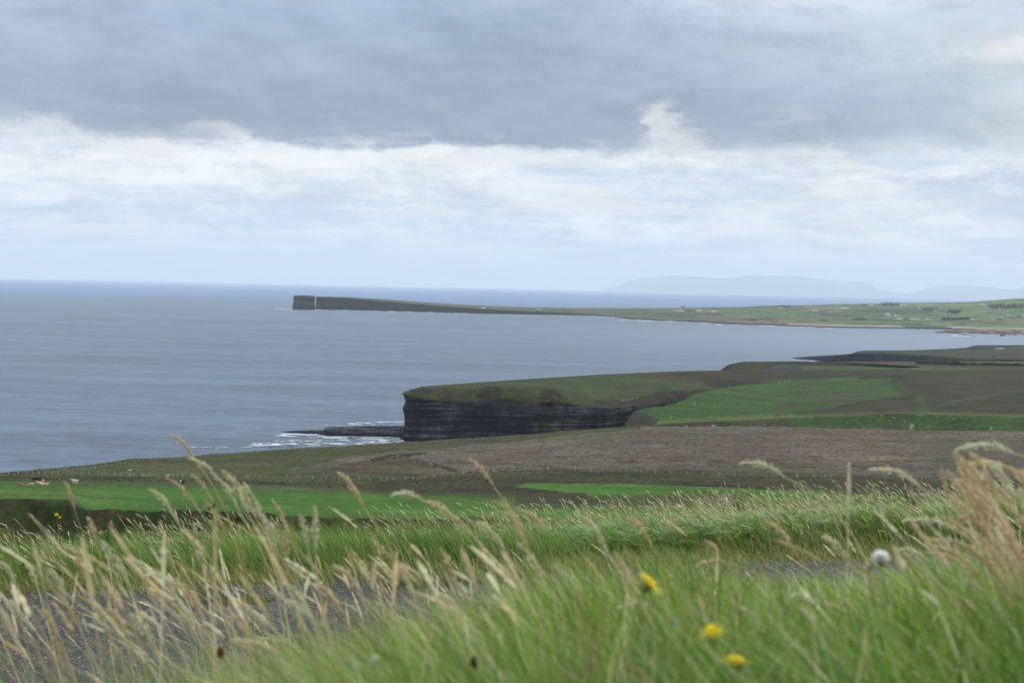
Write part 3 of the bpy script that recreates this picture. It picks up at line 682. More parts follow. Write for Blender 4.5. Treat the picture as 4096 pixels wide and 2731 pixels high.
def green_col(V, qx, qy, ts):
    j1 = fbm(V[:, 0], V[:, 1], 0.02, 4, 121); j2 = fbm(V[:, 0], V[:, 1], 0.05, 4, 123)
    wx_ = qx + j1 * 70; wy_ = qy + j2 * 6
    col = np.tile(FB, (len(V), 1)) * (1 + 0.45 * j1 + 0.35 * j2)[:, None].clip(0.4, 1.8)
    col = lerp(col, np.tile(A(54, 60, 34), (len(V), 1)), sm(fbm(V[:, 0], V[:, 1] * 0.5, 0.012, 4, 125), 0.0, 0.45) * 0.6)
    g = softpoly(wx_, wy_, [(2450,1800),(2450,1640),(2700,1600),(2760,1570),(2900,1540),(3186,1518),(3560,1500),(3590,1535),(3640,1570),(3560,1590),(3450,1610),(3260,1640),(3140,1660),(3100,1668),(3000,1690)], 38, 9)
    col = lerp(col, FG * (1 + 0.22 * j1)[:, None], g)
    for (cx_, cy_, sx_, sy_) in ((3330,1587,120,22), (3200,1575,70,14), (3230,1540,60,8), (3440,1600,70,14), (3130,1620,60,14), (3060,1598,50,9)):
        d = np.hypot((wx_ - cx_) / sx_, (wy_ - cy_) / sy_)
        col = lerp(col, np.tile(A(66, 66, 46), (len(V), 1)), sm(d, 1.25, 0.4) * 0.75)
    for (pts, wd, cc, k) in (([(3100,1664),(3260,1642),(3420,1616),(3540,1594),(3640,1594)], 3.5, DARK, 0.75), ([(3500,1650),(3600,1630),(3660,1633),(3740,1638)], 3, DARK, 0.8), ([(3570,1540),(3640,1590),(3720,1650)], 4, A(44, 50, 28), 0.7), ([(3720,1606),(3770,1615)], 3, DARK, 0.7),
                            ([(3800,1635),(3920,1625)], 2.5, DARK, 0.7), ([(3980,1590),(4150,1590)], 3, DARK, 0.6), ([(3740,1640),(3790,1655)], 3.5, DARK, 0.7), ([(3750,1620),(3900,1590),(4096,1560)], 8, A(62, 82, 42), 0.7), ([(3680,1590),(3700,1640)], 16, A(58, 84, 38), 0.8),
                            ([(3440,1512),(3530,1506),(3590,1505)], 6, A(40, 36, 26), 0.9), ([(3560,1530),(3600,1510)], 6, A(46, 40, 28), 0.9)):
        d = linedist(qx + j2 * 8, qy, pts, 2.0)
        col = lerp(col, np.tile(cc, (len(V), 1)), sm(d, wd * 2.4, wd * 0.6) * k)
    fr = (ts < 2.6)
    f_ = lerp(A(58, 84, 36), A(60, 66, 40), sm(fbm(V[:, 0], V[:, 2] * 0.3, 0.025, 4, 131), -0.15, 0.3))
    slip = (fbm(V[:, 0], V[:, 2] * 2, 0.06, 4, 133) > 0.16) & inpoly(qx, qy, [(2760,1680),(3120,1668),(3330,1668),(3330,1700),(2760,1704)])
    f_[slip] = A(74, 56, 46)
    stones = (fbm(V[:, 0], V[:, 2] * 2, 0.5, 2, 135) > 0.72); f_[stones] = A(150, 148, 140)
    col[fr] = f_[fr]
    ri = (ts > 2.6) & (ts < 3.3); col[ri] = lerp(col, np.tile(A(98, 112, 58), (len(V), 1)), 0.6 * np.ones(len(V)))[ri]
    # broken rocky slope at the tip of the field
    tip = inpoly(qx + j2 * 8, qy, [(2480,1800),(2505,1670),(2540,1642),(2575,1650),(2640,1680),(2620,1700),(2560,1730)])
    col[tip] = lerp(A(62, 72, 42), A(52, 48, 42), sm(j2, -0.1, 0.25))[tip]
    st2 = tip & (fbm(V[:, 0], V[:, 2] * 1.5, 0.6, 2, 137) > 0.5); col[st2] = A(140, 138, 130)
    lo = (V[:, 2] < 8.5) & (qx < 2570); col[lo] = ROCK * 1.6
    return col
def green_disp(G, ts):
    V = G.reshape(-1, 3); t = np.repeat(ts, G.shape[1]); qx, qy = proj(V)
    V[:, 2] += fbm(V[:, 0], V[:, 1], 0.02, 4, 141) * 0.8 * sm(t, 2.4, 3.6) * (1 - sm(t, 5.6, 6.0))
    fr = sm(t, 3.0, 2.2) * sm(t, 0.0, 0.8)
    V[:, 1] += fr * (fbm(V[:, 0], V[:, 0] * 0, 0.016, 3, 143) * 14 + fbm(V[:, 0], V[:, 2], 0.06, 3, 145) * 3)
    for (pts, wd, dp) in (([(3100,1664),(3260,1642),(3420,1616),(3540,1594),(3640,1594)], 3.5, 1.2), ([(3500,1650),(3600,1630),(3660,1633),(3740,1638)], 3, 1.2), ([(3440,1512),(3530,1506),(3590,1505)], 6, 2.5)):
        d = linedist(qx, qy, pts, 2.0); V[:, 2] -= sm(d, wd * 3, 0) * dp
    return V.reshape(G.shape)
fieldh = sheet('hill_pasture', rows, px, [6, 14, 6, 4, 26, 26, 26, 8, 8, 4], M_land, green_col, green_disp)
T_field = bvh(fieldh)

# --- low coast beyond
M_coast2 = land_mat('low_coast_grass', 0.12, 0.012, 0.4, 0.2, 0.5, 0.8)
px = np.linspace(3040, 5400, 320)
rows = []
rows.append(Pz(px, 2.0, np.full(len(px), 1640.0)))
c1 = curve([(3040,1484,1690),(3066,1480,1690),(3112,1474,1700),(3300,1474,1720),(3700,1474,1720),(4096,1476,1720),(5400,1480,1700)], px); rows.append(P(px, c1[:, 0], c1[:, 1]))
c2 = curve([(3040,1482,1700),(3066,1478.5,1705),(3080,1472,1760),(3112,1461,1880),(3224,1452,1960),(3410,1445,2010),(3600,1446,2010),(3800,1447,2010),(4096,1446,2010),(5400,1446,2010)], px); rows.append(P(px, c2[:, 0], c2[:, 1]))
q = P(px, c2[:, 0], c2[:, 1] + 40); q[:, 2] = np.where(px < 3450, -2, q[:, 2] - 4); rows.append(q)
def lowc_col(V, qx, qy, ts):
    j1 = fbm(V[:, 0], V[:, 1], 0.01, 4, 151); j2 = fbm(V[:, 0], V[:, 1], 0.03, 4, 153)
    col = lerp(np.tile(A(66, 72, 42), (len(V), 1)), A(66, 60, 42)[None], sm(j1, -0.2, 0.3))
    g = inpoly(qx + j1 * 50, qy + j2 * 1.5, [(3200,1476),(3420,1468),(3650,1466),(3860,1472),(3960,1482),(3900,1500),(3200,1500)])
    col[g] = (FG * 1.12 * (1 + 0.15 * j2)[:, None])[g]
    g2 = inpoly(qx + j1 * 50, qy + j2, [(3580,1450),(3900,1452),(5000,1455),(5000,1449),(3600,1447)])
    col[g2] = (A(70, 92, 48) * (1 + 0.15 * j2)[:, None])[g2]
    dk = inpoly(qx + j2 * 14, qy + j2 * 3, [(3060,1482),(3070,1474),(3130,1467),(3210,1463),(3215,1470),(3190,1480)])
    col[dk] = ROCK * 1.3
    return col
lowc = sheet('low_coast', rows, px, [4, 30, 4], M_coast2, lowc_col)
T_low = bvh(lowc)
px = np.linspace(3172, 5400, 300)
bD = np.interp(px, [3172, 3300, 3450, 3750, 4096, 5400], [2380, 2270, 2220, 2190, 2150, 2130])
rows = [Pz(px, -1.5, bD)]
rm = curve([(3172,1431.5,2386),(3308,1424,2290),(3363,1420,2250),(3440,1413,2236),(3600,1416,2225),(3745,1425,2215),(3850,1433,2190),(4096,1438,2165),(5400,1440,2150)], px); rows.append(P(px, rm[:, 0], rm[:, 1]))
sk = curve([(3172,1430.8,2392),(3308,1419.5,2340),(3396,1416,2320),(3424,1407,2340),(3447,1401.5,2400),(3666,1401,2480),(3800,1399,2520),(4096,1396,2560),(5400,1396,2560)], px); rows.append(P(px, sk[:, 0], sk[:, 1]))
q = P(px, sk[:, 0], sk[:, 1] + 60); q[:, 2] = -1.5; rows.append(q)
def pt_disp(G, ts):
    V = G.reshape(-1, 3); t = np.repeat(ts, G.shape[1])
    V[:, 1] += (1 - sm(t, 0.9, 1.1)) * (fbm(V[:, 0], V[:, 2] * 0, 0.012, 4, 161) * 22 + fbm(V[:, 2], V[:, 0] * 0.02, 0.5, 3, 163) * 4)
    V[:, 2] += sm(t, 0.6, 1.0) * fbm(V[:, 0], V[:, 1], 0.02, 4, 165) * 0.7
    return V.reshape(G.shape)
def pt_col(V, qx, qy, ts):
    j = fbm(V[:, 0], V[:, 1], 0.012, 4, 167)
    g = lerp(np.tile(A(56, 68, 42), (len(V), 1)), A(64, 60, 44)[None], sm(j + (qx - 3600) / 700, -0.1, 0.5))
    r = np.tile(ROCK * 1.2, (len(V), 1))
    f_ = np.maximum(1 - sm(ts + j * 0.25, 0.95, 1.25), sm(qx, 3430, 3390)) * (1 - 0.9 * sm(qx + j * 80, 3700, 3830))
    return lerp(g, r, f_)
ptm = sheet('rocky_point', rows, px, [14, 16, 4], M_coast2, pt_col, pt_disp)
T_pt = bvh(ptm)
px = np.linspace(3590, 5400, 220)
sk = curve([(3590,1402.5,2815),(3650,1400.5,2830),(3760,1396,2850),(3868,1389,2870),(3880,1386,2880),(3910,1381,2900),(4096,1380,2950),(5400,1378,2950)], px)
rows = [Pz(px, -1.5, sk[:, 1] - 60 - 250 * sm(px, 3600, 4000)), P(px, sk[:, 0] + 12 * sm(px, 3600, 3900), sk[:, 1] - 45 - 200 * sm(px, 3600, 4000)), P(px, sk[:, 0], sk[:, 1])]
q = P(px, sk[:, 0], sk[:, 1] + 80); q[:, 2] = -1.5; rows.append(q)
def pt2_col(V, qx, qy, ts):
    j = fbm(V[:, 0], V[:, 1], 0.012, 4, 177)
    g = np.tile(A(68, 82, 54), (len(V), 1)); r = np.tile(ROCK * 1.3, (len(V), 1))
    f_ = (1 - sm(ts + j * 0.5, 1.5, 1.95)) * (1 - sm(qx + j * 60, 4000, 4130)); f_ = np.maximum(f_, sm(qx, 3920, 3880))
    b_ = inpoly(qx, qy + j, [(3980,1392),(4010,1390),(4020,1396),(3985,1398)])
    c = lerp(g, r, f_); c[b_] = A(140, 132, 125); return c
sheet('rocky_point', rows, px, [8, 14, 4], M_coast2, pt2_col, pt_disp)

# --- the long peninsula with farmland, its cliff end and pebble shores
px = np.linspace(1263, 5300, 760)
wl = curve([(1250,1237),(1400,1240),(1700,1248),(2000,1256),(2400,1264),(2600,1281),(2750,1286),(2900,1297),(3100,1303),(3300,1311),(3600,1315),(3800,1319),(4096,1326),(5300,1350)], px)[:, 0]
w0 = Psea(px, wl, 0.0); wD = w0[:, 1]
SKY = curve([(1250,1188),(1262,1186.5),(1350,1187),(1500,1195),(1600,1202),(1700,1209),(1900,1221),(2100,1229),(2300,1232),(2500,1233),(2740,1231),(2860,1229),(2980,1227),(3050,1223),(3200,1221),(3400,1216),(3700,1211),(3900,1206),(3960,1201),(4020,1197),(4060,1194),(4096,1194),(4300,1190),(5300,1200)], px)[:, 0]
SKY = SKY + fbm(px, px * 0, 0.05, 3, 201) * 0.8
SD = curve([(1250,6520),(1350,6560),(1700,6900),(2100,7500),(2400,7900),(2800,8000),(3200,8200),(3700,8600),(4096,8600),(5300,8600)], px)[:, 0]
rimz = curve([(1250,40),(1350,38),(1500,31),(1700,22),(1900,15),(2100,10),(2300,7),(2600,4.0),(3000,4.5),(3500,5),(5300,5)], px)[:, 0]
setb = curve([(1250,14),(1500,20),(1700,25),(2000,30),(2400,60),(2700,150),(3000,160),(3500,140),(5300,140)], px)[:, 0]
q = w0.copy(); q[:, 2] = -1.5; q[:, 1] -= 4; rows = [q]
q = w0.copy(); q[:, 1] += setb; q[:, 2] = rimz; rows.append(q)
skl = P(px, SKY, SD)
gs = np.array([0.12, 0.3, 0.5, 0.75])
for g_ in gs:
    q = rows[1] * (1 - g_) + skl * g_; q[:, 2] += fbm(px, px * 0, 0.006, 3, int(g_ * 100)) * 1.2 * (px > 2000)
    rows.append(q)
rows.append(skl); q = skl.copy(); q[:, 1] += 200; q[:, 2] = -1.5; rows.append(q)
def pen_disp(G, ts):
    V = G.reshape(-1, 3); t = np.repeat(ts, G.shape[1])
    k = (1 - sm(t, 0.9, 1.1))
    V[:, 1] += k * (fbm(V[:, 0], V[:, 2] * 0.2, 0.012, 4, 211) * 26 + fbm(V[:, 2], V[:, 0] * 0.004, 0.25, 3, 213) * 6) * (V[:, 0] < 700)
    V[:, 2] += sm(t, 1.0, 1.4) * (1 - sm(t, 5.9, 6)) * fbm(V[:, 0], V[:, 1], 0.004, 4, 215) * 1.5
    return V.reshape(G.shape)
def vor(x, y, s):
    ix = np.floor(x); iy = np.floor(y); b1 = np.full(x.shape, 9e9); b2 = b1.copy(); idv = np.zeros(x.shape)
    for dx in (-1, 0, 1):
        for dy in (-1, 0, 1):
            jx, jy = ix + dx, iy + dy
            cx_ = jx + 0.15 + 0.7 * _hash(jx, jy, s); cy_ = jy + 0.15 + 0.7 * _hash(jx, jy, s + 1)
            d = np.maximum(np.abs(x - cx_), np.abs(y - cy_) * 1.0)
            hid = _hash(jx, jy, s + 2)
            n_ = d < b1
            b2 = np.where(n_, b1, np.minimum(b2, d)); idv = np.where(n_, hid, idv); b1 = np.where(n_, d, b1)
    return idv, b2 - b1
def pen_col(V, qx, qy, ts):
    j = fbm(V[:, 0], V[:, 1], 0.004, 4, 221)
    idv, ed = vor(V[:, 0] / 170.0 + j * 0.5, V[:, 1] / 420.0 + j * 0.2, 31)
    pal = np.array([A(72, 104, 52), A(90, 110, 62), A(98, 104, 68), A(62, 88, 46), A(104, 98, 70), A(80, 118, 56), A(84, 92, 58), A(120, 112, 80)])
    col = pal[np.clip((idv * 8).astype(int), 0, 7)]
    rt_ = sm(qx, 3300, 4000)[:, None]
    col = col * (1 + 0.25 * rt_)
    lft = sm(qx + j * 200, 2350, 1850)
    col = lerp(col, lerp(np.tile(A(66, 92, 50), (len(V), 1)), A(84, 84, 56)[None], sm(j, -0.3, 0.3)), lft)
    mid_ = sm(qx, 1900, 2100) * sm(qx, 2750, 2500)
    col = lerp(col, lerp(np.tile(A(84, 84, 58), (len(V), 1)), A(74, 90, 54)[None], sm(j, -0.1, 0.4)), mid_ * 0.8)
    hedge = ((ed < 0.08) & (fbm(V[:, 0], V[:, 1], 0.01, 2, 231) > -0.25)) * (1 - lft)
    col = lerp(col, np.tile(A(34, 46, 30), (len(V), 1)), hedge * 0.95)
    for poly, c_ in (([(3370,1240),(3560,1236),(3770,1246),(3720,1255),(3480,1250)], A(52, 78, 52)), ([(3210,1226),(3330,1231),(3420,1236),(3300,1237),(3220,1231)], A(128, 104, 82)), ([(2880,1228),(3020,1229),(3090,1236),(2920,1236)], A(66, 104, 56)), ([(3560,1216),(3960,1213),(3960,1222),(3600,1226)], A(104, 128, 72)), ([(3960,1208),(4200,1204),(4200,1214),(3980,1216)], A(110, 136, 76)), ([(3300,1288),(3800,1284),(3820,1292),(3350,1296)], A(92, 118, 66)), ([(3960,1262),(4200,1262),(4200,1269),(3960,1269)], A(112, 140, 74))):
        k = inpoly(qx + j * 30, qy, poly); col[k] = c_
    r = np.tile(ROCK * 0.45, (len(V), 1)); r = lerp(r, np.tile(A(128, 122, 118), (len(V), 1)), (sm(qx, 2250, 2500) * sm(ts + j * 0.2, 0.55, 0.85)) * (0.55 + 0.45 * (j > 0)))
    k = 1 - sm(ts + j * 0.12, 0.98, 1.1)
    pale = (qx > 3080) & (ts < 1.12) & (ts > 0.6) & (fbm(V[:, 0], V[:, 1] * 0, 0.006, 3, 241) > 0.02)
    r[pale] = A(168, 156, 146)
    return lerp(col, r, k)
pen = sheet('peninsula', rows, px, [22, 5, 10, 12, 14, 14, 4], M_field, pen_col, pen_disp)
pm = land_mat('far_cliff_rock', 0.05, 0.01, 0.4, 0.3, 0.5, 2.0, (0.25, 0.25, 3.0)); pen.data.materials.append(pm)
mi = np.zeros(len(pen.data.polygons), np.int32); mi[: (len(px) - 1) * 22] = 1; pen.data.polygons.foreach_set('material_index', mi)
T_pen = bvh(pen)
# low rock reefs on the bay shore
ledge('rock_reef', [(3745,1331.5),(3830,1333),(3870,1333),(3900,1334),(4000,1337),(4096,1341),(4400,1350)], [0.2, 5.0, 5.5, 2.6, 6.0, 8.0, 9.0], [40, 120, 140, 110, 260, 300, 300], 15, A(96, 86, 76))
ledge('rock_reef', [(3830,1341.5),(3870,1342),(3905,1342.5)], [0.2, 1.6, 0.2], [10, 30, 10], 17, ROCK * 1.4)
ledge('rock_reef', [(4002,1343.5),(4012,1344),(4024,1344)], [0.3, 4.0, 0.3], [10, 20, 10], 19, ROCK * 1.4)
ledge('rock_reef', [(2440,1273),(2520,1277),(2620,1280),(2720,1285),(2820,1290),(2900,1294)], [0.3, 2.0, 2.4, 2.0, 2.0, 0.5], [20, 60, 90, 60, 60, 20], 21, ROCK * 1.3)

# ------------------------------------------------------------------ sea stack
def sea_stack():
    D = float(Psea([1210], [1238.5])[0, 1])
    xl, xr = P(1168, 1237, D)[0], P(1254, 1237, D)[0]
    cx, cy = (xl + xr) / 2, D + 34; a = (xr - xl) / 2; bb = 36.0
    root = empty('sea_stack', (cx, cy, 0))
    nz, na = 70, 120; V = []; hgt = 43.0
    th = np.linspace(0, 2 * np.pi, na, endpoint=False)
    for k in range(nz):
        z = hgt * k / (nz - 1)
        prof = np.interp(z, [0, 2, 13.5, 15.5, 16.5, 18, 24, 28, 29, 36, 41.5, 43], [1.03, 1.02, 1.0, 0.98, 0.93, 0.955, 0.95, 0.975, 0.955, 0.965, 0.955, 0.92])
        r = (np.abs(np.cos(th)) ** 4 + np.abs(np.sin(th)) ** 4) ** (-0.25)
        lay = float(fbm(np.array([z]), np.array([3.0]), 0.5, 3, 303)[0]) * 0.045 + float(fbm(np.array([z]), np.array([8.0]), 1.3, 2, 305)[0]) * 0.02
        r = r * (prof + lay) + fbm(np.cos(th) * 6, np.sin(th) * 6 + z * 0.03, 1.0, 4, 307) * 0.055
        V += [(a * rr * math.cos(t), bb * rr * math.sin(t), z - 1.0) for rr, t in zip(r, th)]
    Fc = [(k*na+j, k*na+(j+1)%na, (k+1)*na+(j+1)%na, (k+1)*na+j) for k in range(nz-1) for j in range(na)]
    V = np.array(V)
    col = np.tile(ROCK * 0.5, (len(V), 1))
    col[(V[:, 2] > 20) & (V[:, 2] < 23.5)] = A(88, 76, 62); col[(V[:, 2] > 37) & (V[:, 2] < 38.5)] = A(84, 72, 60); col[(V[:, 2] > 30) & (V[:, 2] < 31.2)] = A(60, 56, 54)
    mesh_np('rock_column', V, Fc, pm, col, root)
    top = V[-na:].copy(); vs = [top]; n = 6
    for k in range(1, n):
        t_ = top * (1 - k / n * 0.98); t_[:, 2] = top[:, 2] + 1.6 * math.sin(k / n * 1.57) + fbm(t_[:, 0], t_[:, 1], 0.08, 3, 309) * 0.5; vs.append(t_)
    vs = np.concatenate(vs) + np.array([0, 0, 0.02])
    fc = [(k*na+j, k*na+(j+1)%na, (k+1)*na+(j+1)%na, (k+1)*na+j) for k in range(n-1) for j in range(na)]
    mesh_np('grass_cap', vs, fc, M_field, np.tile(A(70, 88, 56), (len(vs), 1)), root)
    tag(root, 'dark layered sea stack with flat grassy top, standing alone off the peninsula tip', 'sea stack')
sea_stack()

# ------------------------------------------------------------------ roadside: bank, road, verge, hillside
TX, TY, NX, NY = 0.9231, 0.3846, -0.3846, 0.9231
O0 = (0.0, 18.67)
def sq(X, Y):
    dx = np.asarray(X) - O0[0]; dy = np.asarray(Y) - O0[1]
    return dx * TX + dy * TY, dx * NX + dy * NY
def xy(s_, q_):
    return O0[0] + s_ * TX + q_ * NX, O0[1] + s_ * TY + q_ * NY
def gz_sq(s_, q_):
    s_ = np.asarray(s_, float); q_ = np.asarray(q_, float)
    z = np.full(np.broadcast(s_, q_).shape, -2.80)
    z = z + 1.78 * sm(-q_, 7.0, 15.0)
    z = z + (0.03 + 0.15 * sm(s_, 0, 6) - 0.05 * sm(s_, -2.5, -5.5)) * sm(q_, 0.0, 0.7) - 0.135 * np.maximum(q_ - 0.5, 0)
    d = np.maximum(q_ - 3.4, 0); z = z - 0.10 * d * d / (d + 2.0)
    Xw, Yw = xy(s_, q_)
    z = z + (0.10 + 0.34 * sm(Xw, -0.75, 0.55) + 0.06 * sm(Xw, 0.8, 1.6)) * (1 - sm(Yw, 3.4, 6.4)) * sm(Yw, -2.0, 0.5)
    return H + z
def gz(X, Y):
    return gz_sq(*sq(X, Y))
ss = np.concatenate([-np.geomspace(140, 12, 26), np.linspace(-11.5, 11.5, 116), np.geomspace(12, 160, 26)])
qq = np.concatenate([np.linspace(-24, -5.2, 60), np.linspace(-5, 0.4, 28), np.linspace(0.5, 6, 34), np.geomspace(6.5, 345, 46)])
Sg, Qg = np.meshgrid(ss, qq)
Xg, Yg = xy(Sg, Qg); Zg = gz_sq(Sg, Qg)
Zg = Zg + fbm(Xg, Yg, 1.1, 3, 301) * 0.05 * (((Qg < -6) | (Qg > 0.3)) & (Qg < 8)) + fbm(Xg, Yg, 0.05, 3, 303) * 1.2 * sm(Qg, 8, 60)
gcol = lerp(A(70, 74, 36), A(52, 62, 30), sm(fbm(Xg, Yg, 0.9, 4, 305), -0.3, 0.3))
Vg = np.stack([Xg, Yg, Zg], -1)
M_soil = land_mat('turf_soil', 14.0, 1.2, 0.5, 0.25, 0.8, 0.03)
ground = mesh_np('ground', Vg, grid_faces(len(qq), len(ss)), M_soil, gcol.reshape(-1, 3), kind='structure')

def asphalt_mat():
    m, t, b, out = new_mat('worn_asphalt')
    gp = t.node('ShaderNodeNewGeometry').outputs['Position']
    vo = t.node('ShaderNodeTexVoronoi'); vo.inputs['Scale'].default_value = 55.0; t.link(gp, vo.inputs['Vector'])
    vr, vg, vb = t.sep(vo.outputs['Color'])
    big = t.noise(gp, 0.9, 5, 0.6); fine = t.noise(gp, 30.0, 4, 0.6)
    tr = t.noise(t.scale(gp, 0.4, 1.6, 1.0), 0.7, 4, 0.6)
    c = t.ramp(vr, [(0.0, (0.018, 0.020, 0.021)), (0.5, (0.036, 0.039, 0.040)), (0.80, (0.055, 0.058, 0.058)), (0.93, (0.12, 0.12, 0.115)), (0.985, (0.24, 0.235, 0.22)), (1.0, (0.40, 0.39, 0.36))])
    k = t.m('MULTIPLY', t.lin(big, 0.3, 0.7, 0.72, 1.2), t.lin(fine, 0.3, 0.7, 0.8, 1.2))
    c = t.mix(1.0, c, t.xyz(k, k, k), 'MULTIPLY')
    at = t.node('ShaderNodeAttribute', attribute_name='Col').outputs['Color']
    c = t.mix(1.0, t.mix(1.0, c, at, 'MULTIPLY'), (1.06, 1.0, 0.86), 'MULTIPLY')
    t.link(c, b.inputs['Base Color']); b.inputs['Roughness'].default_value = 0.85; b.inputs['Specular IOR Level'].default_value = 0.3
    bp = t.node('ShaderNodeBump'); bp.inputs['Strength'].default_value = 1.0; bp.inputs['Distance'].default_value = 0.012
    t.link(t.m('SUBTRACT', 1.0, vo.outputs['Distance']), bp.inputs['Height']); t.link(bp.outputs[0], b.inputs['Normal'])
    return m
M_asph = asphalt_mat()
ss = np.linspace(-150, 170, 1700); ss = np.concatenate([np.linspace(-150, -13, 80), np.linspace(-12.8, 13, 520), np.linspace(13.3, 170, 80)])
qr = np.concatenate([[-5.6, -5.5, -5.3], np.linspace(-5.0, -0.8, 36), [-0.6, -0.45, -0.3, -0.2, -0.1, 0.0]])
Sg, Qg = np.meshgrid(ss, qr)
Qj = Qg + np.where(Qg > -0.35, 1, 0) * (fbm(Sg, Sg * 0, 1.3, 5, 311) * 0.20 + 0.02) + np.where(Qg < -5.2, 1, 0) * fbm(Sg, Sg * 0, 0.9, 4, 313) * 0.2
Xg, Yg = xy(Sg, Qj)
Zg = np.full(Xg.shape, H - 2.78) + fbm(Xg, Yg, 0.8, 3, 315) * 0.012 - 0.018 * sm(Qg, -0.3, 0.0)
# a few potholes near the broken edge
for (hs, hq, hr) in ((-1.15, -0.62, 0.34), (-0.6, -0.45, 0.22), (-3.4, -0.5, 0.25), (-3.0, -1.0, 0.3)):
    d = np.hypot((Sg - hs) / 1.8, Qg - hq); Zg = Zg - sm(d, hr, hr * 0.35) * 0.035
ac = np.ones((Xg.size, 3)) * (1 + 0.25 * fbm(Xg, Yg, 0.35, 3, 317)).reshape(-1, 1)
trk = np.exp(-((Qg + 1.55 + fbm(Sg, Sg * 0, 0.2, 2, 321) * 0.2) / 0.42) ** 2) + np.exp(-((Qg + 3.5 + fbm(Sg, Sg * 0, 0.2, 2, 323) * 0.2) / 0.45) ** 2)
ac = ac * (0.86 + 0.34 * trk).reshape(-1, 1)
gr_ = (sm(Qj + fbm(Xg, Yg, 2.2, 4, 319) * 0.35, -0.45, 0.05)).reshape(-1, 1)
ac = ac * (1 - gr_) + gr_ * np.array([[0.9, 0.85, 0.6]])
road = mesh_np('road', np.stack([Xg, Yg, Zg], -1), grid_faces(len(qr), len(ss)), M_asph, ac, kind='structure')

# ------------------------------------------------------------------ grass
def leaf_mat(name, trans=0.35, rough=0.6, var=0.0):
    m, t, b, out = new_mat(name)
    at = t.node('ShaderNodeAttribute', attribute_name='Col').outputs['Color']
    t.link(at, b.inputs['Base Color']); b.inputs['Roughness'].default_value = rough; b.inputs['Specular IOR Level'].default_value = 0.25
    tr = t.node('ShaderNodeBsdfTranslucent'); t.link(at, tr.inputs[0])
    mx = t.node('ShaderNodeMixShader'); mx.inputs[0].default_value = trans
    t.link(b.outputs[0], mx.inputs[1]); t.link(tr.outputs[0], mx.inputs[2]); t.link(mx.outputs[0], out.inputs[0])
    return m
M_leaf = leaf_mat('grass_blade', 0.28, 0.45)
M_straw = leaf_mat('dry_straw', 0.30, 0.75)
def strips(path, width, side):
    """path (N,K,3), width (N,K), side (N,3) -> verts, quads"""
    N, K, _ = path.shape
    o = side[:, None, :] * width[..., None] * 0.5
    V = np.stack([path - o, path + o], 2).reshape(-1, 3)
    b = (np.arange(N) * K * 2)[:, None] + (np.arange(K - 1) * 2)[None]
    Fq = np.stack([b, b + 1, b + 3, b + 2], -1).reshape(-1, 4)
    return V, Fq
def blade_paths(X, Y, Z, h, lx, ly, K, curl=1.8, droop=0.35):
    t = np.linspace(0, 1, K)[None]
    l = np.hypot(lx, ly)
    z = h[:, None] * (t - droop * (l / np.maximum(h, 1e-3)).clip(0, 1.3)[:, None] * t ** 2.2 * 0.6)
    return np.stack([X[:, None] + lx[:, None] * t ** curl, Y[:, None] + ly[:, None] * t ** curl, Z[:, None] + z], -1)
def rnd(n, a=0.0, b=1.0): return RNG.uniform(a, b, n)
def side_vec(n, spread=1.0):
    a = RNG.normal(0, spread, n)
    return np.stack([np.cos(a), np.sin(a), RNG.normal(0, 0.15, n)], -1)
def make_blades(name, X, Y, Z, h, lx, ly, wd, cb, ct, mat, K=4):
    N = len(X)
    p = blade_paths(X, Y, Z, h, lx, ly, K)
    t = np.linspace(0, 1, K)[None]
    wdt = wd[:, None] * np.maximum((1 - t ** 2.2), 0.06) * (0.75 + 0.5 * t * (1 - t))
    V, Fq = strips(p, wdt, side_vec(N, 0.9))
    c = cb[:, None, :] * (1 - t[..., None]) + ct[:, None, :] * t[..., None]
    c = np.repeat(c[:, :, None, :], 2, 2).reshape(-1, 3)
    o = mesh_np(name, V, Fq, mat, c, smooth=True, kind='stuff'); return o
def pick(cols, n, wts=None):
    cols = np.array(cols); i = RNG.choice(len(cols), n, p=wts)
    return cols[i] * RNG.uniform(0.78, 1.22, (n, 1))
GB = 1.55
G1 = A(96, 142, 60); G2 = A(78, 122, 48); G3c = A(122, 152, 74); G4c = A(64, 104, 44); YG = A(140, 150, 82); ST = A(190, 180, 142); ST2 = A(210, 200, 170); BR = A(122, 104, 66)
GB = 1.7
G1, G2, G3c, G4c, YG, ST, ST2, BR = [np.minimum(v_ * GB, 0.72) for v_ in (G1 * np.array([1.05, 1, 0.7]), G2 * np.array([1.05, 1, 0.75]), G3c * np.array([1.05, 1.02, 0.8]), G4c, YG, ST * 1.1, ST2 * 1.1, BR)]
# far verge: the leafy sward
N = 78000
s_ = rnd(N, -8.5, 9.5); q_ = rnd(N, -0.12, 1) ** 1.0 * 4.4 - 0.1
q_ = np.where(rnd(N) < 0.35, rnd(N, -0.12, 0.9), q_)
X, Y = xy(s_, q_); Z = gz_sq(s_, q_) - 0.02
patch = fbm(X, Y, 0.8, 3, 401); patch2 = fbm(X, Y, 0.35, 3, 403)
h = (0.12 + 0.17 * sm(q_, 0.05, 0.7)) * RNG.uniform(0.45, 1.45, N) * (1.08 + 0.9 * patch)
lx = -RNG.uniform(0.05, 0.65, N) * h + RNG.normal(0, 0.08, N) * 0.6; ly = RNG.normal(-0.02, 0.10, N)
cb = lerp(pick([G2, G4c, YG, BR], N, [0.4, 0.3, 0.15, 0.15]), pick([BR, YG, ST], N, [0.5, 0.3, 0.2]), sm(q_ + patch * 0.3, 0.55, 0.0) * 0.75)
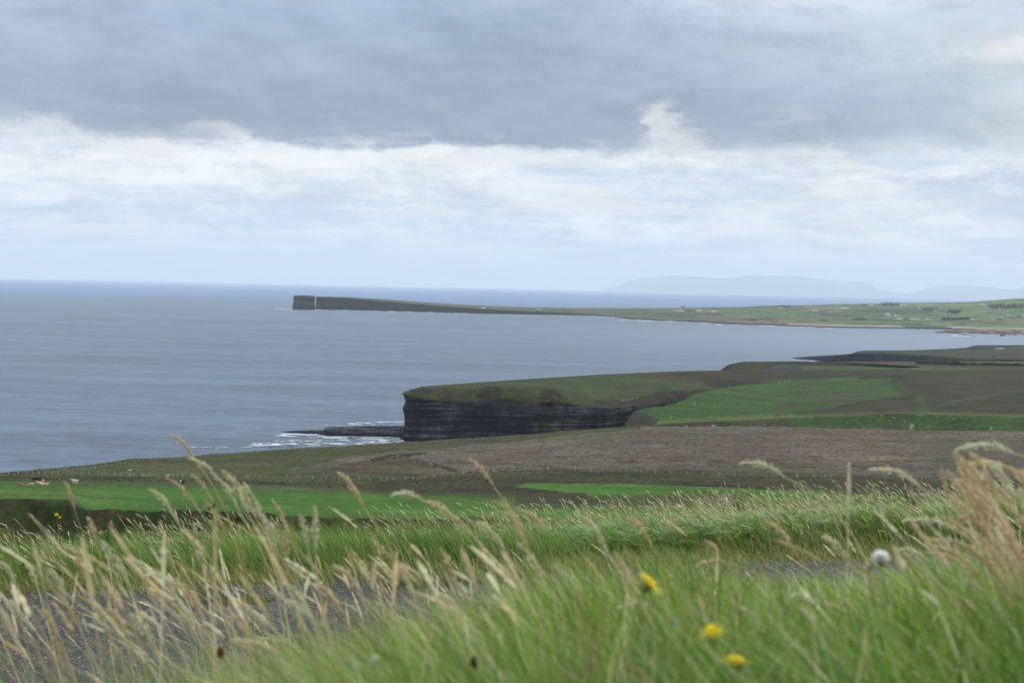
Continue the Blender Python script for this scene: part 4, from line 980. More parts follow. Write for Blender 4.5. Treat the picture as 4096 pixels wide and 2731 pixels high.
ct = lerp(pick([G1, G2 * 0.8, G3c * 1.15, YG, ST], N, [0.30, 0.26, 0.2, 0.13, 0.11]), pick([YG, BR, ST, G3c], N, [0.4, 0.25, 0.1, 0.25]), sm(q_ + patch * 0.4, 0.5, 0.0) * 0.6)
ct = lerp(ct, ct * np.array([1.0, 1.06, 0.8]), sm(patch2, 0, 0.4))
vg = make_blades('verge_grass', X, Y, Z, h, lx, ly, RNG.uniform(0.0045, 0.0105, N), cb, ct, M_leaf)
# far verge: ferny silverweed leaves
def fronds(name, cx_, cy_, cz_, n_each, ln, mat, cols, wts, lift=(0.2, 1.0)):
    n = len(cx_); N = n * n_each
    bx = np.repeat(cx_, n_each) + RNG.normal(0, 0.03, N); by = np.repeat(cy_, n_each) + RNG.normal(0, 0.03, N); bz = np.repeat(cz_, n_each)
    az_ = rnd(N, 0, 2 * np.pi); L = RNG.uniform(0.6, 1.2, N) * ln; lf = RNG.uniform(lift[0], lift[1], N)
    dx = np.cos(az_); dy = np.sin(az_); dx = dx - 0.35
    K = 8; t = np.linspace(0.15, 1, K)[None]
    rr = L[:, None] * t * np.cos(lf)[:, None]; zz = L[:, None] * (np.sin(lf)[:, None] * t - 0.45 * t ** 2.4)
    spx = bx[:, None] + dx[:, None] * rr; spy = by[:, None] + dy[:, None] * rr; spz = bz[:, None] + zz
    Vs = []; cc = pick(cols, N, wts)
    wl_ = (L[:, None] * 0.26 * np.sin(np.pi * np.clip(t * 0.92 + 0.06, 0, 1)))
    for sgn in (-1, 1):
        ox = -dy[:, None] * sgn; oy = dx[:, None] * sgn
        ft = 0.4
        a = np.stack([spx, spy, spz], -1)
        fw = L[:, None] * 0.07
        tipx = spx + ox * wl_ + dx[:, None] * fw; tipy = spy + oy * wl_ + dy[:, None] * fw; tipz = spz + wl_ * RNG.uniform(-0.1, 0.5, (N, 1))
        mx_ = (spx + tipx) / 2 + dx[:, None] * fw * 0.55; my_ = (spy + tipy) / 2 + dy[:, None] * fw * 0.55
        nx_ = (spx + tipx) / 2 - dx[:, None] * fw * 0.55; ny_ = (spy + tipy) / 2 - dy[:, None] * fw * 0.55
        mz = (spz + tipz) / 2
        Vs.append(np.stack([a, np.stack([mx_, my_, mz], -1), np.stack([tipx, tipy, tipz], -1), np.stack([nx_, ny_, mz], -1)], 2))
    V = np.concatenate(Vs, 1)              # N, 2K, 4, 3
    Fq = np.arange(N * 2 * K * 4).reshape(-1, 4)
    c = np.repeat(cc, 2 * K * 4, 0) * RNG.uniform(0.9, 1.1, (N * 2 * K * 4, 1))
    return mesh_np(name, V.reshape(-1, 3), Fq, mat, c, smooth=False, kind='stuff')
n = 3200
s_ = rnd(n, -8.3, 9.3); q_ = rnd(n, 0.4, 3.8); X, Y = xy(s_, q_)
keep = fbm(X, Y, 0.55, 3, 411) + 0.25 * (s_ > 1) > -0.02
s_, q_, X, Y = s_[keep], q_[keep], X[keep], Y[keep]
Z = gz_sq(s_, q_) + RNG.uniform(0.08, 0.27, len(X)) * sm(q_, 0.1, 0.9)
fr = fronds('silverweed_leaves', X, Y, Z, 7, 0.17, M_leaf, [A(120, 162, 66) * 1.25, A(98, 144, 54) * 1.25, A(146, 176, 90) * 1.25, A(172, 190, 150) * 1.25], [0.4, 0.35, 0.2, 0.05])
fr['label'] = 'ferny bright green silverweed leaves carpeting the far verge'
# seeded stalks of the far verge
def stalks(name, X, Y, Z, h, lx, ly, sw, hl, hw, cs, ch, nod=0.25, kind='stuff'):
    N = len(X); K = 6
    p = blade_paths(X, Y, Z, h, lx, ly, K, curl=1.7, droop=nod)
    V1, F1 = strips(p, np.repeat(sw[:, None], K, 1) * np.linspace(1, 0.65, K)[None], side_vec(N, 0.4))
    c1 = np.repeat(cs, K * 2, 0)
    # the seed head continues the last bit of the stem
    d = p[:, -1] - p[:, -2]; d /= np.linalg.norm(d, axis=1)[:, None]
    d[:, 2] -= 0.02; Kh = 13; t = np.linspace(0, 1, Kh)[None]
    hp = p[:, -1][:, None] + d[:, None] * (hl[:, None] * t)[..., None]
    hp[..., 2] -= 0.10 * hl[:, None] * t ** 2
    wdt = hw[:, None] * (np.sin(np.pi * (t * 0.9 + 0.06)) ** 0.7) * RNG.uniform(0.35, 1.35, (N, Kh))
    sd = side_vec(N, 0.5); sd2 = np.cross(d, sd); sd2 /= np.linalg.norm(sd2, axis=1)[:, None]
    V2, F2 = strips(hp, wdt, sd); V3, F3 = strips(hp, wdt, sd2)
    c2 = np.repeat(ch, Kh * 2, 0) * RNG.uniform(0.82, 1.15, (N * Kh * 2, 1))
    V = np.concatenate([V1, V2, V3]); Fq = np.concatenate([F1, F2 + len(V1), F3 + len(V1) + len(V2)])
    return mesh_np(name, V, Fq, M_straw, np.concatenate([c1, c2, c2]), kind=kind)
N = 8200
s_ = rnd(N, -8.3, 9.3); q_ = rnd(N, 0.15, 3.9); X, Y = xy(s_, q_)
keep = fbm(X, Y, 0.6, 3, 421) + 0.35 * rnd(N) + 0.06 * (s_ > -0.5) > 0.10
s_, q_, X, Y = s_[keep], q_[keep], X[keep], Y[keep]; N = len(X)
h = RNG.triangular(0.16, 0.30, 0.66, N) * (0.75 + 0.25 * sm(q_, 0.3, 1.5)); lx = -RNG.uniform(0.15, 0.85, N) * h; ly = RNG.normal(0, 0.06, N)
stalks('verge_seed_grass', X, Y, gz_sq(s_, q_), h, lx, ly, RNG.uniform(0.0028, 0.0044, N), RNG.uniform(0.04, 0.10, N), RNG.uniform(0.006, 0.012, N), pick([ST, ST2, YG], N, [0.5, 0.3, 0.2]), pick([ST2, A(222, 206, 172) * GB, A(206, 184, 146) * GB], N))
# low tufts of straw and moss at the broken road edge
N = 9000
s_ = rnd(N, -8, 9); q_ = RNG.normal(0.02, 0.10, N); X, Y = xy(s_, q_ + fbm(s_, s_ * 0, 1.3, 5, 311) * 0.2)
keep = fbm(X, Y, 1.6, 3, 431) > -0.25; X, Y = X[keep], Y[keep]; N = len(X)
make_blades('edge_tufts', X, Y, gz(X, Y), RNG.uniform(0.03, 0.13, N), RNG.normal(-0.03, 0.06, N), RNG.normal(-0.03, 0.05, N), RNG.uniform(0.003, 0.006, N), pick([BR, A(120, 112, 50)], N), pick([A(150, 140, 66), ST, G3c, BR], N), M_leaf, K=3)

# near bank: green sward thickening towards the right
TOPX = [-800, 0, 500, 1000, 1400, 1750, 2200, 2600, 3000, 3600, 4096, 5000]
TOPY = [2800, 2790, 2760, 2690, 2580, 2470, 2360, 2265, 2295, 2290, 2230, 2190]
N = 95000
D = 1.6 + 7.0 * rnd(N) ** 1.4; X = (rnd(N, -0.36, 0.37)) * D; Y = D
Z = gz(X, Y) - 0.02
patch = fbm(X, Y, 1.5, 3, 441)
h = RNG.uniform(0.16, 0.60, N) * (1 + 0.8 * patch)
pxb = CX + F * X / D
lim = np.interp(pxb - 120, TOPX, TOPY) + fbm(pxb, D * 60, 0.006, 3, 443) * 190 - 90 * rnd(N) ** 3
zl = H - (lim - (1148 + (pxb - 2048) * 0.0208)) / F * D
h = np.minimum(h, (zl - Z) * RNG.uniform(0.86, 1.05, N))
keep = (h > 0.05) & (rnd(N) < np.interp(pxb, [0, 1200, 2000, 2600], [0.45, 0.6, 0.9, 1.0]))
for (fx_, fy_, fD) in ((2592, 2336, 2.1), (2850, 2545, 1.85), (2948, 2650, 1.75), (3522, 2228, 2.1)):
    ty = 1165 + (H - (Z + h * 0.93)) / D * F
    keep &= ~((D < fD + 0.12) & (pxb > fx_ - 90) & (pxb < fx_ + 330) & (ty < fy_ + 70))
X, Y, Z, h, pxb, patch = X[keep], Y[keep], Z[keep], h[keep], pxb[keep], patch[keep]; N = len(X)
lx = -RNG.triangular(-0.6, 0.45, 1.25, N) * h; ly = RNG.normal(0, 0.14, N)
dryk = np.interp(pxb, [0, 1500, 2600, 4096], [0.50, 0.42, 0.26, 0.20]) * np.clip(0.8 + patch, 0.2, 1.6)
isd = rnd(N) < dryk
ct = GB * pick([A(106, 144, 48), A(82, 124, 40), A(136, 164, 66), A(58, 96, 34), A(152, 170, 84)], N, [0.30, 0.28, 0.2, 0.14, 0.08]) * (1 + 0.5 * patch)[:, None].clip(0.5, 1.5)
ct = lerp(ct, ct * np.array([1.28, 1.08, 0.75]), sm(fbm(X, Y, 2.6, 3, 445), -0.1, 0.4)); ct[isd] = pick([ST, YG, A(170, 150, 100)], isd.sum())
cb = pick([A(54, 96, 30), A(70, 112, 38), YG * 0.6], N, [0.45, 0.4, 0.15]); cb[isd] = pick([YG, BR], isd.sum())
make_blades('bank_grass', X, Y, Z, h, lx, ly, np.where(rnd(N) < 0.2, RNG.uniform(0.006, 0.012, N), RNG.uniform(0.0026, 0.0056, N)), cb, ct, M_leaf, K=5)
# bent and broken dead blades lying through the sward
N = 1500
D = 1.9 + 3.6 * rnd(N); X = rnd(N, -0.33, 0.36) * D; Y = D; Z = gz(X, Y); pxb = CX + F * X / D
lim = np.interp(pxb - 250, TOPX, TOPY) - 60 + 330 * rnd(N)
h = np.clip((H - (lim - (1148 + (pxb - 2048) * 0.0208)) / F * D) - Z, 0.05, 0.75)
keep = h > 0.12
X, Y, Z, h = X[keep], Y[keep], Z[keep], h[keep]; N = len(X)
make_blades('dead_grass', X, Y, Z, h, -RNG.uniform(0.2, 1.3, N) * h + RNG.normal(0, 0.1, N), RNG.normal(0, 0.2, N), RNG.uniform(0.0022, 0.0048, N), pick([YG * 0.8, BR], N), pick([ST, ST2, A(186, 160, 110) * GB, YG], N), M_straw, K=7)
# near bank: dry seeded grass too dense to count, mostly at the left and in the middle
N = 1000
D = 2.1 + 4.6 * rnd(N) ** 1.2; X = rnd(N, -0.33, 0.36) * D; Y = D; Z = gz(X, Y)
pxb = CX + F * X / D
want = np.interp(pxb, [-300, 300, 1000, 1700, 2300, 3000, 3600, 4096, 4700], [2420, 2440, 2400, 2360, 2400, 2470, 2400, 2230, 2200]) + RNG.normal(0, 135, N)
ztop = H - (want - (1148 + (pxb - 2048) * 0.0208)) / F * D
h = ztop - Z
keep = (h > 0.22) & (h < 0.95) & (rnd(N) < np.interp(pxb, [0, 900, 1700, 2400, 3300, 4096], [0.5, 0.65, 0.85, 0.6, 0.45, 0.8]))
X, Y, Z, h, pxb = X[keep], Y[keep], Z[keep], h[keep], pxb[keep]; N = len(X)
lx = -RNG.triangular(-0.15, 0.4, 0.95, N) * h; ly = RNG.normal(0, 0.10, N)
stalks('bank_seed_grass', X, Y, Z, h, lx, ly, RNG.uniform(0.0014, 0.0024, N), RNG.uniform(0.045, 0.10, N), RNG.uniform(0.004, 0.009, N), pick([ST, YG, A(190, 170, 118)], N, [0.5, 0.25, 0.25]), pick([ST2, A(212, 200, 168) * GB, A(204, 186, 150) * GB, A(190, 172, 132) * GB], N))

# the separate dry stalks that stand clear against the view
def bez(p0, p1, p2, p3, n):
    t = np.linspace(0, 1, n)[:, None]
    return (1-t)**3*p0 + 3*(1-t)**2*t*p1 + 3*(1-t)*t*t*p2 + t**3*p3
def grass_stalk(tip, hb_, D, wid=0.0125, hue=0, sway=0.10, label=None, group=None):
    T = P(tip[0], tip[1], D - 0.05); B = P(hb_[0], hb_[1], D)
    hd_ = B - T; ln = np.linalg.norm(hd_); u_ = hd_ / ln
    gx_ = B[0] + abs(sway) * (0.6 + 0.8 * random.random()) + max(0.0, u_[0]) * 0.10; gy_ = D + random.uniform(-0.06, 0.10)
    Gp = np.array([gx_, gy_, float(gz(gx_, gy_)) - 0.02])
    hh = B[2] - Gp[2]
    pts = bez(Gp, Gp + np.array([-0.02, 0, hh * 0.45]), B + u_ * min(0.42 * hh, 0.25), B, 10)
    root = empty('grass_stalk', Gp)
    scol = [ST, A(190, 170, 112) * GB, A(200, 178, 138) * GB, YG][hue % 4]; hcol = [ST2, A(214, 196, 158) * GB, A(216, 194, 164) * GB, A(204, 190, 148) * GB][hue % 4]
    v, f = tube([Vector(p - Gp) for p in pts], list(np.linspace(0.0016, 0.0009, 10)), 4)
    me = mesh_poly('stem', v, f, M_straw, scol, root)
    # seed head: a ragged spindle of spikelets along a bent axis
    n = 12; t = np.linspace(0, 1, n)
    bend = np.array([-0.10 * ln, 0, 0.0])
    ax = B[None] + (T - B)[None] * t[:, None] + bend[None] * (np.sin(np.pi * t) * 0.0)[:, None] + np.array([0, 0, 0.10 * ln])[None] * (np.sin(np.pi * t))[:, None]
    ax = ax - Gp
    rad = wid * 0.5 * np.sin(np.pi * (t * 0.88 + 0.08)) ** 0.8
    v, f = tube([Vector(a) for a in ax], list(rad * 0.30), 5)
    v = [tuple(q) for q in v]; f = list(f)
    for k in range(64):
        tt = random.random() * 0.97; i = min(int(tt * (n - 1)), n - 2); fr_ = tt * (n - 1) - i
        c_ = ax[i] * (1 - fr_) + ax[i + 1] * fr_; dd = ax[i + 1] - ax[i]; dd = dd / np.linalg.norm(dd)
        a_ = random.uniform(0, 6.283); pr = np.cross(dd, [0, 1, 0.01]); pr /= np.linalg.norm(pr); pq = np.cross(dd, pr)
        o_ = (pr * math.cos(a_) + pq * math.sin(a_)); r_ = wid * 0.5 * math.sin(math.pi * (tt * 0.88 + 0.08)) * random.uniform(0.7, 1.35)
        sl = random.uniform(0.006, 0.010); b_ = len(v); sv_ = np.cross(dd, o_) * 0.0016
        v += [tuple(c_), tuple(c_ + o_ * r_ * 0.7 + dd * sl * 0.4 + sv_), tuple(c_ + o_ * r_ + dd * sl), tuple(c_ + o_ * r_ * 0.7 + dd * sl * 0.4 - sv_)]
        f.append((b_, b_ + 1, b_ + 2, b_ + 3))
    mesh_poly('seed_head', v, f, M_straw, hcol, root)
    tag(root, label or 'dry buff grass stalk with soft seed head, bent left on the near bank', 'grass stalk', group or 'dry grass stalks on the near bank')
    return root
def mesh_poly(name, v, f, mat, c, parent):
    o = obj(name, v, f, mat, parent, smooth=True)
    a = o.data.attributes.new('Col', 'FLOAT_COLOR', 'POINT')
    cc = np.ones((len(v), 4), np.float32); cc[:, :3] = np.array(c) * RNG.uniform(0.85, 1.12, (len(v), 1))
    a.data.foreach_set('color', cc.ravel()); return o
k_ = 4096 / 2352.0
ST_LIST = [  # tip x, tip y, head base x, head base y (on the 2352 wide view), distance, hue
 (397,1000,447,1056,3.6,1),(345,1122,412,1205,3.2,0),(383,1098,462,1180,3.4,3),(432,1052,500,1098,3.3,0),(440,1090,492,1160,3.5,3),(497,1098,548,1172,3.4,0),(512,1082,572,1182,3.2,0),(528,1092,592,1196,3.5,1),
 (470,1150,520,1230,3.8,3),(560,1110,610,1215,3.6,0),(610,1195,648,1262,3.0,0),(652,1218,662,1300,3.3,3),(690,1185,708,1262,3.1,0),(722,1165,724,1272,2.9,0),(628,1150,668,1240,3.9,1),(590,1170,640,1270,3.4,0),
 (778,1085,836,1165,3.3,1),(1078,1055,1136,1120,3.6,1),(900,1136,975,1152,3.0,0),(980,1152,1046,1198,3.2,1),(148,1108,172,1172,3.7,3),(0,1292,36,1342,2.9,0),(62,1300,86,1350,3.1,0),(112,1308,152,1376,2.8,0),
 (160,1258,204,1348,3.0,1),(232,1242,262,1310,3.1,0),(202,1190,222,1250,3.4,1),(262,1278,296,1352,2.9,0),(330,1322,402,1340,3.2,0),(366,1318,412,1392,2.9,0),(452,1268,474,1316,3.0,0),(372,1222,392,1300,3.3,3),(420,1340,462,1420,2.7,1),
 (18,1382,48,1430,2.6,0),(96,1402,132,1470,2.5,1),(205,1378,250,1462,2.5,0),(250,1400,300,1480,2.4,1),(300,1412,352,1492,2.4,0),(118,1462,140,1530,2.6,3),
 (770,1300,836,1372,2.9,0),(725,1340,790,1420,2.6,1),(655,1340,720,1440,2.6,0),(860,1250,930,1330,3.2,3),(905,1300,960,1390,2.9,0),(1010,1260,1050,1350,3.0,1),(1040,1330,1090,1420,2.6,0),
 (1192,1248,1262,1372,2.8,0),(1146,1150,1212,1262,3.2,1),(1340,1188,1398,1276,2.9,0),(1190,1172,1260,1222,3.4,3),(1100,1200,1168,1280,3.2,0),(1280,1300,1340,1400,2.6,0),(1450,1190,1500,1262,3.2,1),
 (1702,1064,1806,1098,3.0,0),(1762,1198,1832,1280,3.0,1),(1622,1243,1655,1290,3.0,3),(1996,1078,2122,1124,2.9,0),(2072,1196,2226,1236,2.8,0),(1890,1232,1950,1292,2.9,0),(1600,1300,1672,1296,3.0,1),(1820,1366,1862,1396,2.5,0),(1700,1395,1766,1478,2.4,0),
 (2060,1262,2140,1300,2.8,0),(2216,1330,2300,1430,2.4,0),(1990,1290,2000,1402,2.5,0),(1420,1395,1500,1400,2.5,0)]
for (a, b, c, d, D, hue) in ST_LIST:
    grass_stalk((a * k_, b * k_), (c * k_, d * k_), D, 0.0125 if hue != 3 else 0.011, hue)
RED = 'warm beige grass stalk in the thick clump at the right edge, bent left'
for (a, b, c, d, D, hue) in [(2190,1038,2250,1180,2.5,1),(2205,1050,2272,1200,2.6,2),(2228,1040,2300,1168,2.4,1),(2274,1068,2336,1150,2.5,0),(2196,1034,2330,1042,2.5,0),(2330,1082,2370,1140,2.4,1),(2200,1100,2290,1250,2.5,2),(2236,1120,2330,1260,2.4,2),
                             (2180,1140,2300,1290,2.6,2),(2262,1160,2352,1290,2.3,2),(2120,1250,2260,1330,2.5,1),(2286,1200,2360,1330,2.3,2),(2150,1190,2290,1236,2.6,1),(2240,1230,2340,1380,2.3,2),(2300,1110,2380,1230,2.5,0)]:
    for rep_ in range(2):
        jx, jy = (0, 0) if rep_ == 0 else (random.uniform(-26, 14), random.uniform(10, 55))
        grass_stalk(((a + jx) * k_, (b + jy) * k_), ((c + jx) * k_, (d + jy) * k_), D + 0.12 * rep_, 0.0145, hue if rep_ == 0 else 1 - rep_ * 0, 0.05, RED if hue == 2 and rep_ == 0 else 'pale grass stalk in the thick clump at the right edge, bent left', 'stalks of the clump at the right edge')

# ------------------------------------------------------------------ flowers and plants
M_yel = plain('yellow_petal', (0.92, 0.74, 0.02), 0.6, 0.10, 300); M_wht = plain('white_petal', (0.86, 0.85, 0.80), 0.7, 0.08, 300)
def see_through(m, c, k):
    t = NT(m.node_tree); b = [n for n in t.n if n.type == 'BSDF_PRINCIPLED'][0]; out = [n for n in t.n if n.type == 'OUTPUT_MATERIAL'][0]
    tr = t.node('ShaderNodeBsdfTranslucent'); tr.inputs[0].default_value = (*c, 1); mx = t.node('ShaderNodeMixShader'); mx.inputs[0].default_value = k
    t.link(b.outputs[0], mx.inputs[1]); t.link(tr.outputs[0], mx.inputs[2]); t.link(mx.outputs[0], out.inputs[0])
see_through(M_wht, (0.92, 0.91, 0.88), 0.6); see_through(M_yel, (0.95, 0.80, 0.03), 0.45)
M_stem = plain('flower_stem', A(138, 148, 84) * 1.4, 0.7, 0.2, 60); M_cal = plain('green_calyx', A(110, 124, 70) * 1.4, 0.7, 0.2, 200)
M_pur = plain('thistle_purple', s2l((112, 58, 110)), 0.7, 0.2, 200); M_brn = plain('dry_brown_head', A(120, 84, 58), 0.8, 0.25, 100); M_org = plain('rusty_bud', A(176, 84, 44), 0.8, 0.2, 200)
def frame(n_):
    n_ = Vector(n_).normalized(); a = n_.cross(Vector((0.2, 1, 0.1))).normalized(); return a, n_.cross(a), n_
def flower_base(px_, py_, D, lean):
    c_ = P(px_, py_, D); g_ = np.array([c_[0] + lean, D + 0.05, 0.0]); g_[2] = float(gz(g_[0], g_[1])) - 0.02
    root = empty('flower', g_); return root, Vector(c_ - g_)
def flower_stem(root, c_, nrm, mat=None, r=0.0016):
    pts = bez(np.zeros(3), np.array([0, 0, c_.z * 0.5]), np.array(c_ - Vector(nrm).normalized() * c_.z * 0.3), np.array(c_), 9)
    v, f = tube([Vector(p) for p in pts], [r * 1.2] * 5 + [r] * 4, 6); obj('stem', v, f, mat or M_stem, root, True)
def daisy(px_, py_, D, rad, nrm, lean, label, cup=1.0):
    root, c_ = flower_base(px_, py_, D, lean); root.name = 'yellow_flower'
    a, b, n_ = frame(nrm); flower_stem(root, c_, n_)
    v = []; f = []
    for ring, (np_, r0, r1, up_) in enumerate(((30, 0.15, 1.0, 0.22), (26, 0.10, 0.82, 0.42), (20, 0.05, 0.55, 0.62), (12, 0.0, 0.3, 0.8))):
        for k in range(np_):
            t = 2 * math.pi * (k + 0.37 * ring) / np_ + random.uniform(-0.05, 0.05); L = r1 * random.uniform(0.70, 1.12); wv = 0.13
            d = a * math.cos(t) + b * math.sin(t); s2 = a * -math.sin(t) + b * math.cos(t)
            def pt(rr, ww, hh): return c_ + (d * rr + s2 * ww + n_ * hh) * rad
            i = len(v); hh = up_ * 0.5 * cup + random.uniform(-0.08, 0.10)
            v += [pt(r0, -0.03, 0.02), pt(r0, 0.03, 0.02), pt(L * 0.6, wv * 0.42, hh * 0.8), pt(L * 0.6, -wv * 0.42, hh * 0.8), pt(L, wv * 0.34, hh * 0.9), pt(L, -wv * 0.34, hh * 0.9)]
            f += [(i, i+1, i+2, i+3), (i+3, i+2, i+4, i+5)]
    obj('petals', v, f, M_yel, root, False)
    v, f = tube([c_ - n_ * rad * 0.55, c_ - n_ * rad * 0.42, c_ - n_ * rad * 0.15, c_ + n_ * rad * 0.05], [rad * 0.08, rad * 0.3, rad * 0.36, rad * 0.30], 10); obj('calyx', v, f, M_cal, root, True)
    tag(root, label, 'flower')
daisy(2592, 2336, 2.1, 0.0190, (0.72, -0.10, 0.69), 0.17, 'yellow hawkweed flower tilted to the right, tallest of the three on the near bank')
daisy(2850, 2545, 1.85, 0.0150, (-0.2, -0.05, 1.0), 0.02, 'cup-shaped yellow hawkweed flower in the green bank grass, between the other two', 2.1)
daisy(2948, 2650, 1.75, 0.0160, (0.05, -0.02, 1.0), 0.0, 'flat yellow hawkweed flower seen edge-on, lowest of the three')
M_crm = plain('cream_bud', (0.52, 0.50, 0.38), 0.7, 0.1, 300)
def puff(name, px_, py_, D, rad, label, mat, squash=0.8, n=170, cat='flower', calyx=True, lean=0.05, spike=0.55):
    root, c_ = flower_base(px_, py_, D, lean); root.name = name
    flower_stem(root, c_, (-0.15, 0, 1))
    v = []; f = []
    for k in range(n):
        z = 1 - 1.7 * (k + 0.5) / n; r = math.sqrt(max(0, 1 - z * z)); t = k * 2.39996
        d = Vector((r * math.cos(t), r * math.sin(t), z * squash)); s2 = d.cross(Vector((0.3, 0.2, 1))).normalized() * rad * 0.12; s3 = d.cross(s2).normalized() * rad * 0.10
        i = len(v); e = c_ + d * rad * random.uniform(0.88, 1.1)
        v += [c_ + d * rad * spike * 0.5 - s2, c_ + d * rad * spike * 0.5 + s2, e + s2 * 0.8, e - s2 * 0.8, c_ + d * rad * spike * 0.5 - s3, c_ + d * rad * spike * 0.5 + s3, e + s3 * 0.8, e - s3 * 0.8]
        f += [(i, i+1, i+2, i+3), (i+4, i+5, i+6, i+7)]
    obj('flower_head', v, f, mat, root, False)
    if calyx:
        vv, ff = tube([c_ + Vector((0, 0, -rad * 1.0)), c_ + Vector((0, 0, -rad * 0.75)), c_ + Vector((0, 0, -rad * 0.2)), c_], [rad * 0.15, rad * 0.45, rad * 0.5, rad * 0.3], 8); obj('calyx', vv, ff, M_cal, root, True)
    tag(root, label, cat); return root
puff('white_flower', 3522, 2228, 2.1, 0.0098, 'round fluffy white clover head standing above the near bank, largest of the white flowers', M_wht)
puff('white_flower', 3478, 2272, 2.1, 0.0036, 'small greenish white clover head just below the large round white one', M_crm, 1.1)
puff('white_flower', 3548, 2402, 1.9, 0.0034, 'small white clover head low in the green grass under the large white one', M_crm)
puff('white_flower', 2822, 2172, 2.9, 0.0034, 'small cream bud of clover in front of the far verge', M_crm, 1.5)
puff('white_flower', 1500, 2640, 1.9, 0.0042, 'small cream clover head near the bottom edge, left of centre', M_wht, 1.4)
puff('white_flower', 2690, 2490, 1.85, 0.0036, 'cream bud beside the stem of the tilted yellow hawkweed', M_crm, 1.5)
puff('plantain_head', 1898, 2650, 1.8, 0.0042, 'grey-brown plantain head near the bottom edge', M_brn, 1.7, cat='plant')
puff('rusty_flower_bud', 882, 2612, 2.0, 0.0044, 'orange-rust bud among the dry stalks at the lower left', M_org, 1.7, cat='plant')
puff('rusty_flower_bud', 950, 2082, 3.0, 0.0030, 'dark red sorrel spike among the tall dry stalks at left', plain('sorrel_red', A(128, 62, 50), 0.8, 0.2, 100), 2.2, cat='plant')
# on the far verge
def verge_pt(px_, q_):
    X0 = (px_ - CX) / F; Y_ = (O0[1] + q_ / NY) / (1 - 0.4167 * X0); return X0 * Y_, Y_
def vflower(name, px_, py_, q_, rad, label, mat, cat='flower', squash=0.9, n=60):
    X_, Y_ = verge_pt(px_, q_); return puff(name, px_, py_, Y_, rad, label, mat, squash, n, cat, True, 0.08)
vflower('yellow_flower', 226, 2058, 2.2, 0.020, 'bright yellow ragwort flower on the far verge at left, upper of the two', M_yel)
vflower('yellow_flower', 239, 2068, 2.2, 0.014, 'small yellow ragwort flower on the far verge at left, lower of the two', M_yel)
vflower('yellow_flower', 3516, 1990, 2.2, 0.018, 'yellow ragwort flower on the far verge at right, higher of the pair', M_yel)
vflower('yellow_flower', 3492, 2002, 2.2, 0.013, 'small yellow ragwort flower on the far verge at right, lower of the pair', M_yel)
vflower('thistle_flower', 793, 2120, 1.6, 0.022, 'purple thistle head in the leaves of the far verge', M_pur, 'thistle')
vflower('thistle_flower', 645, 2134, 1.6, 0.013, 'smaller pink thistle head left of the purple one on the far verge', M_pur, 'thistle')
vflower('dry_thistle_head', 857, 2018, 2.3, 0.018, 'brown dry thistle head above the verge, topmost of its cluster', M_brn, 'thistle')
vflower('dry_thistle_head', 853, 2030, 2.3, 0.022, 'fat brown dry thistle head, middle of its cluster', M_brn, 'thistle')
vflower('dry_thistle_head', 838, 2037, 2.3, 0.018, 'brown dry thistle head hanging left in its cluster', M_brn, 'thistle')
vflower('white_flower', 2903, 2140, 0.8, 0.018, 'white clover flower in the front of the far verge', M_wht)
vflower('white_flower', 426, 2316, 0.35, 0.012, 'tiny white flower by the road edge at left', M_wht)
M_lf2 = leaf_mat('bush_leaf', 0.35, 0.5)
def leafy_plant(name, px_, q_, hgt, n, spread, ll, cols, label, cat='plant', near=None):
    X_, Y_ = verge_pt(px_, q_) if near is None else ((px_ - CX) / F * near, near); root = empty(name, (X_, Y_, float(gz(X_, Y_))))
    V = []; cc = []
    ns = 7
    tops = []
    sv_ = []; sf_ = []
    for k in range(ns):
        tp = np.array([random.gauss(-0.05, spread), random.gauss(0, spread), hgt * random.uniform(0.7, 1.0)])
        p_ = bez(np.zeros(3), np.array([0, 0, hgt * 0.4]), tp * 0.8 + np.array([0, 0, 0.02]), tp, 7); v, f = tube([Vector(q) for q in p_], list(np.linspace(0.005, 0.002, 7)), 5)
        b = len(sv_); sv_ += list(v); sf_ += [tuple(i + b for i in q) for q in f]; tops.append(p_)
    for k in range(n):
        p_ = tops[k % ns]; t = random.uniform(0.3, 1.0); i = min(int(t * 6), 5); c_ = p_[i] + (p_[i + 1] - p_[i]) * (t * 6 - i)
        a = random.uniform(0, 6.283); d = np.array([math.cos(a), math.sin(a), random.uniform(-0.1, 0.9)]); d /= np.linalg.norm(d); s2 = np.cross(d, [0.1, 0.2, 1]); s2 /= np.linalg.norm(s2); L = ll * random.uniform(0.6, 1.2)
        V += [c_, c_ + d * L * 0.5 + s2 * L * 0.16, c_ + d * L + np.array([0, 0, -L * 0.15]), c_ + d * L * 0.5 - s2 * L * 0.16]
        cc += [random.choice(cols) * random.uniform(0.8, 1.2)] * 4
    obj('stems', sv_, sf_, M_stem, root, True)
    mesh_np('leaves', np.array(V), np.arange(len(V)).reshape(-1, 4), M_lf2, np.array(cc), root, False)
    tag(root, label, cat)
leafy_plant('leafy_shrub', 455, 2.6, 0.50, 420, 0.10, 0.07, [A(110, 160, 88), A(142, 176, 122), A(84, 132, 62)], 'small bushy willow-like plant rising above the far verge at left')
leafy_plant('thistle_plant', 780, 1.9, 0.42, 260, 0.12, 0.09, [A(150, 176, 132), A(116, 158, 98)], 'pale silvery thistle plant under the purple thistle head', 'thistle')
leafy_plant('thistle_plant', 650, 1.6, 0.34, 200, 0.10, 0.08, [A(160, 184, 142), A(126, 164, 104)], 'low silvery thistle plant left of the taller one on the far verge', 'thistle')
leafy_plant('leafy_shrub', 3672, 2.6, 0.58, 460, 0.09, 0.055, [A(84, 112, 66), A(104, 130, 84), A(66, 92, 50)], 'grey-green bushy willow seedling rising above the far verge at right')
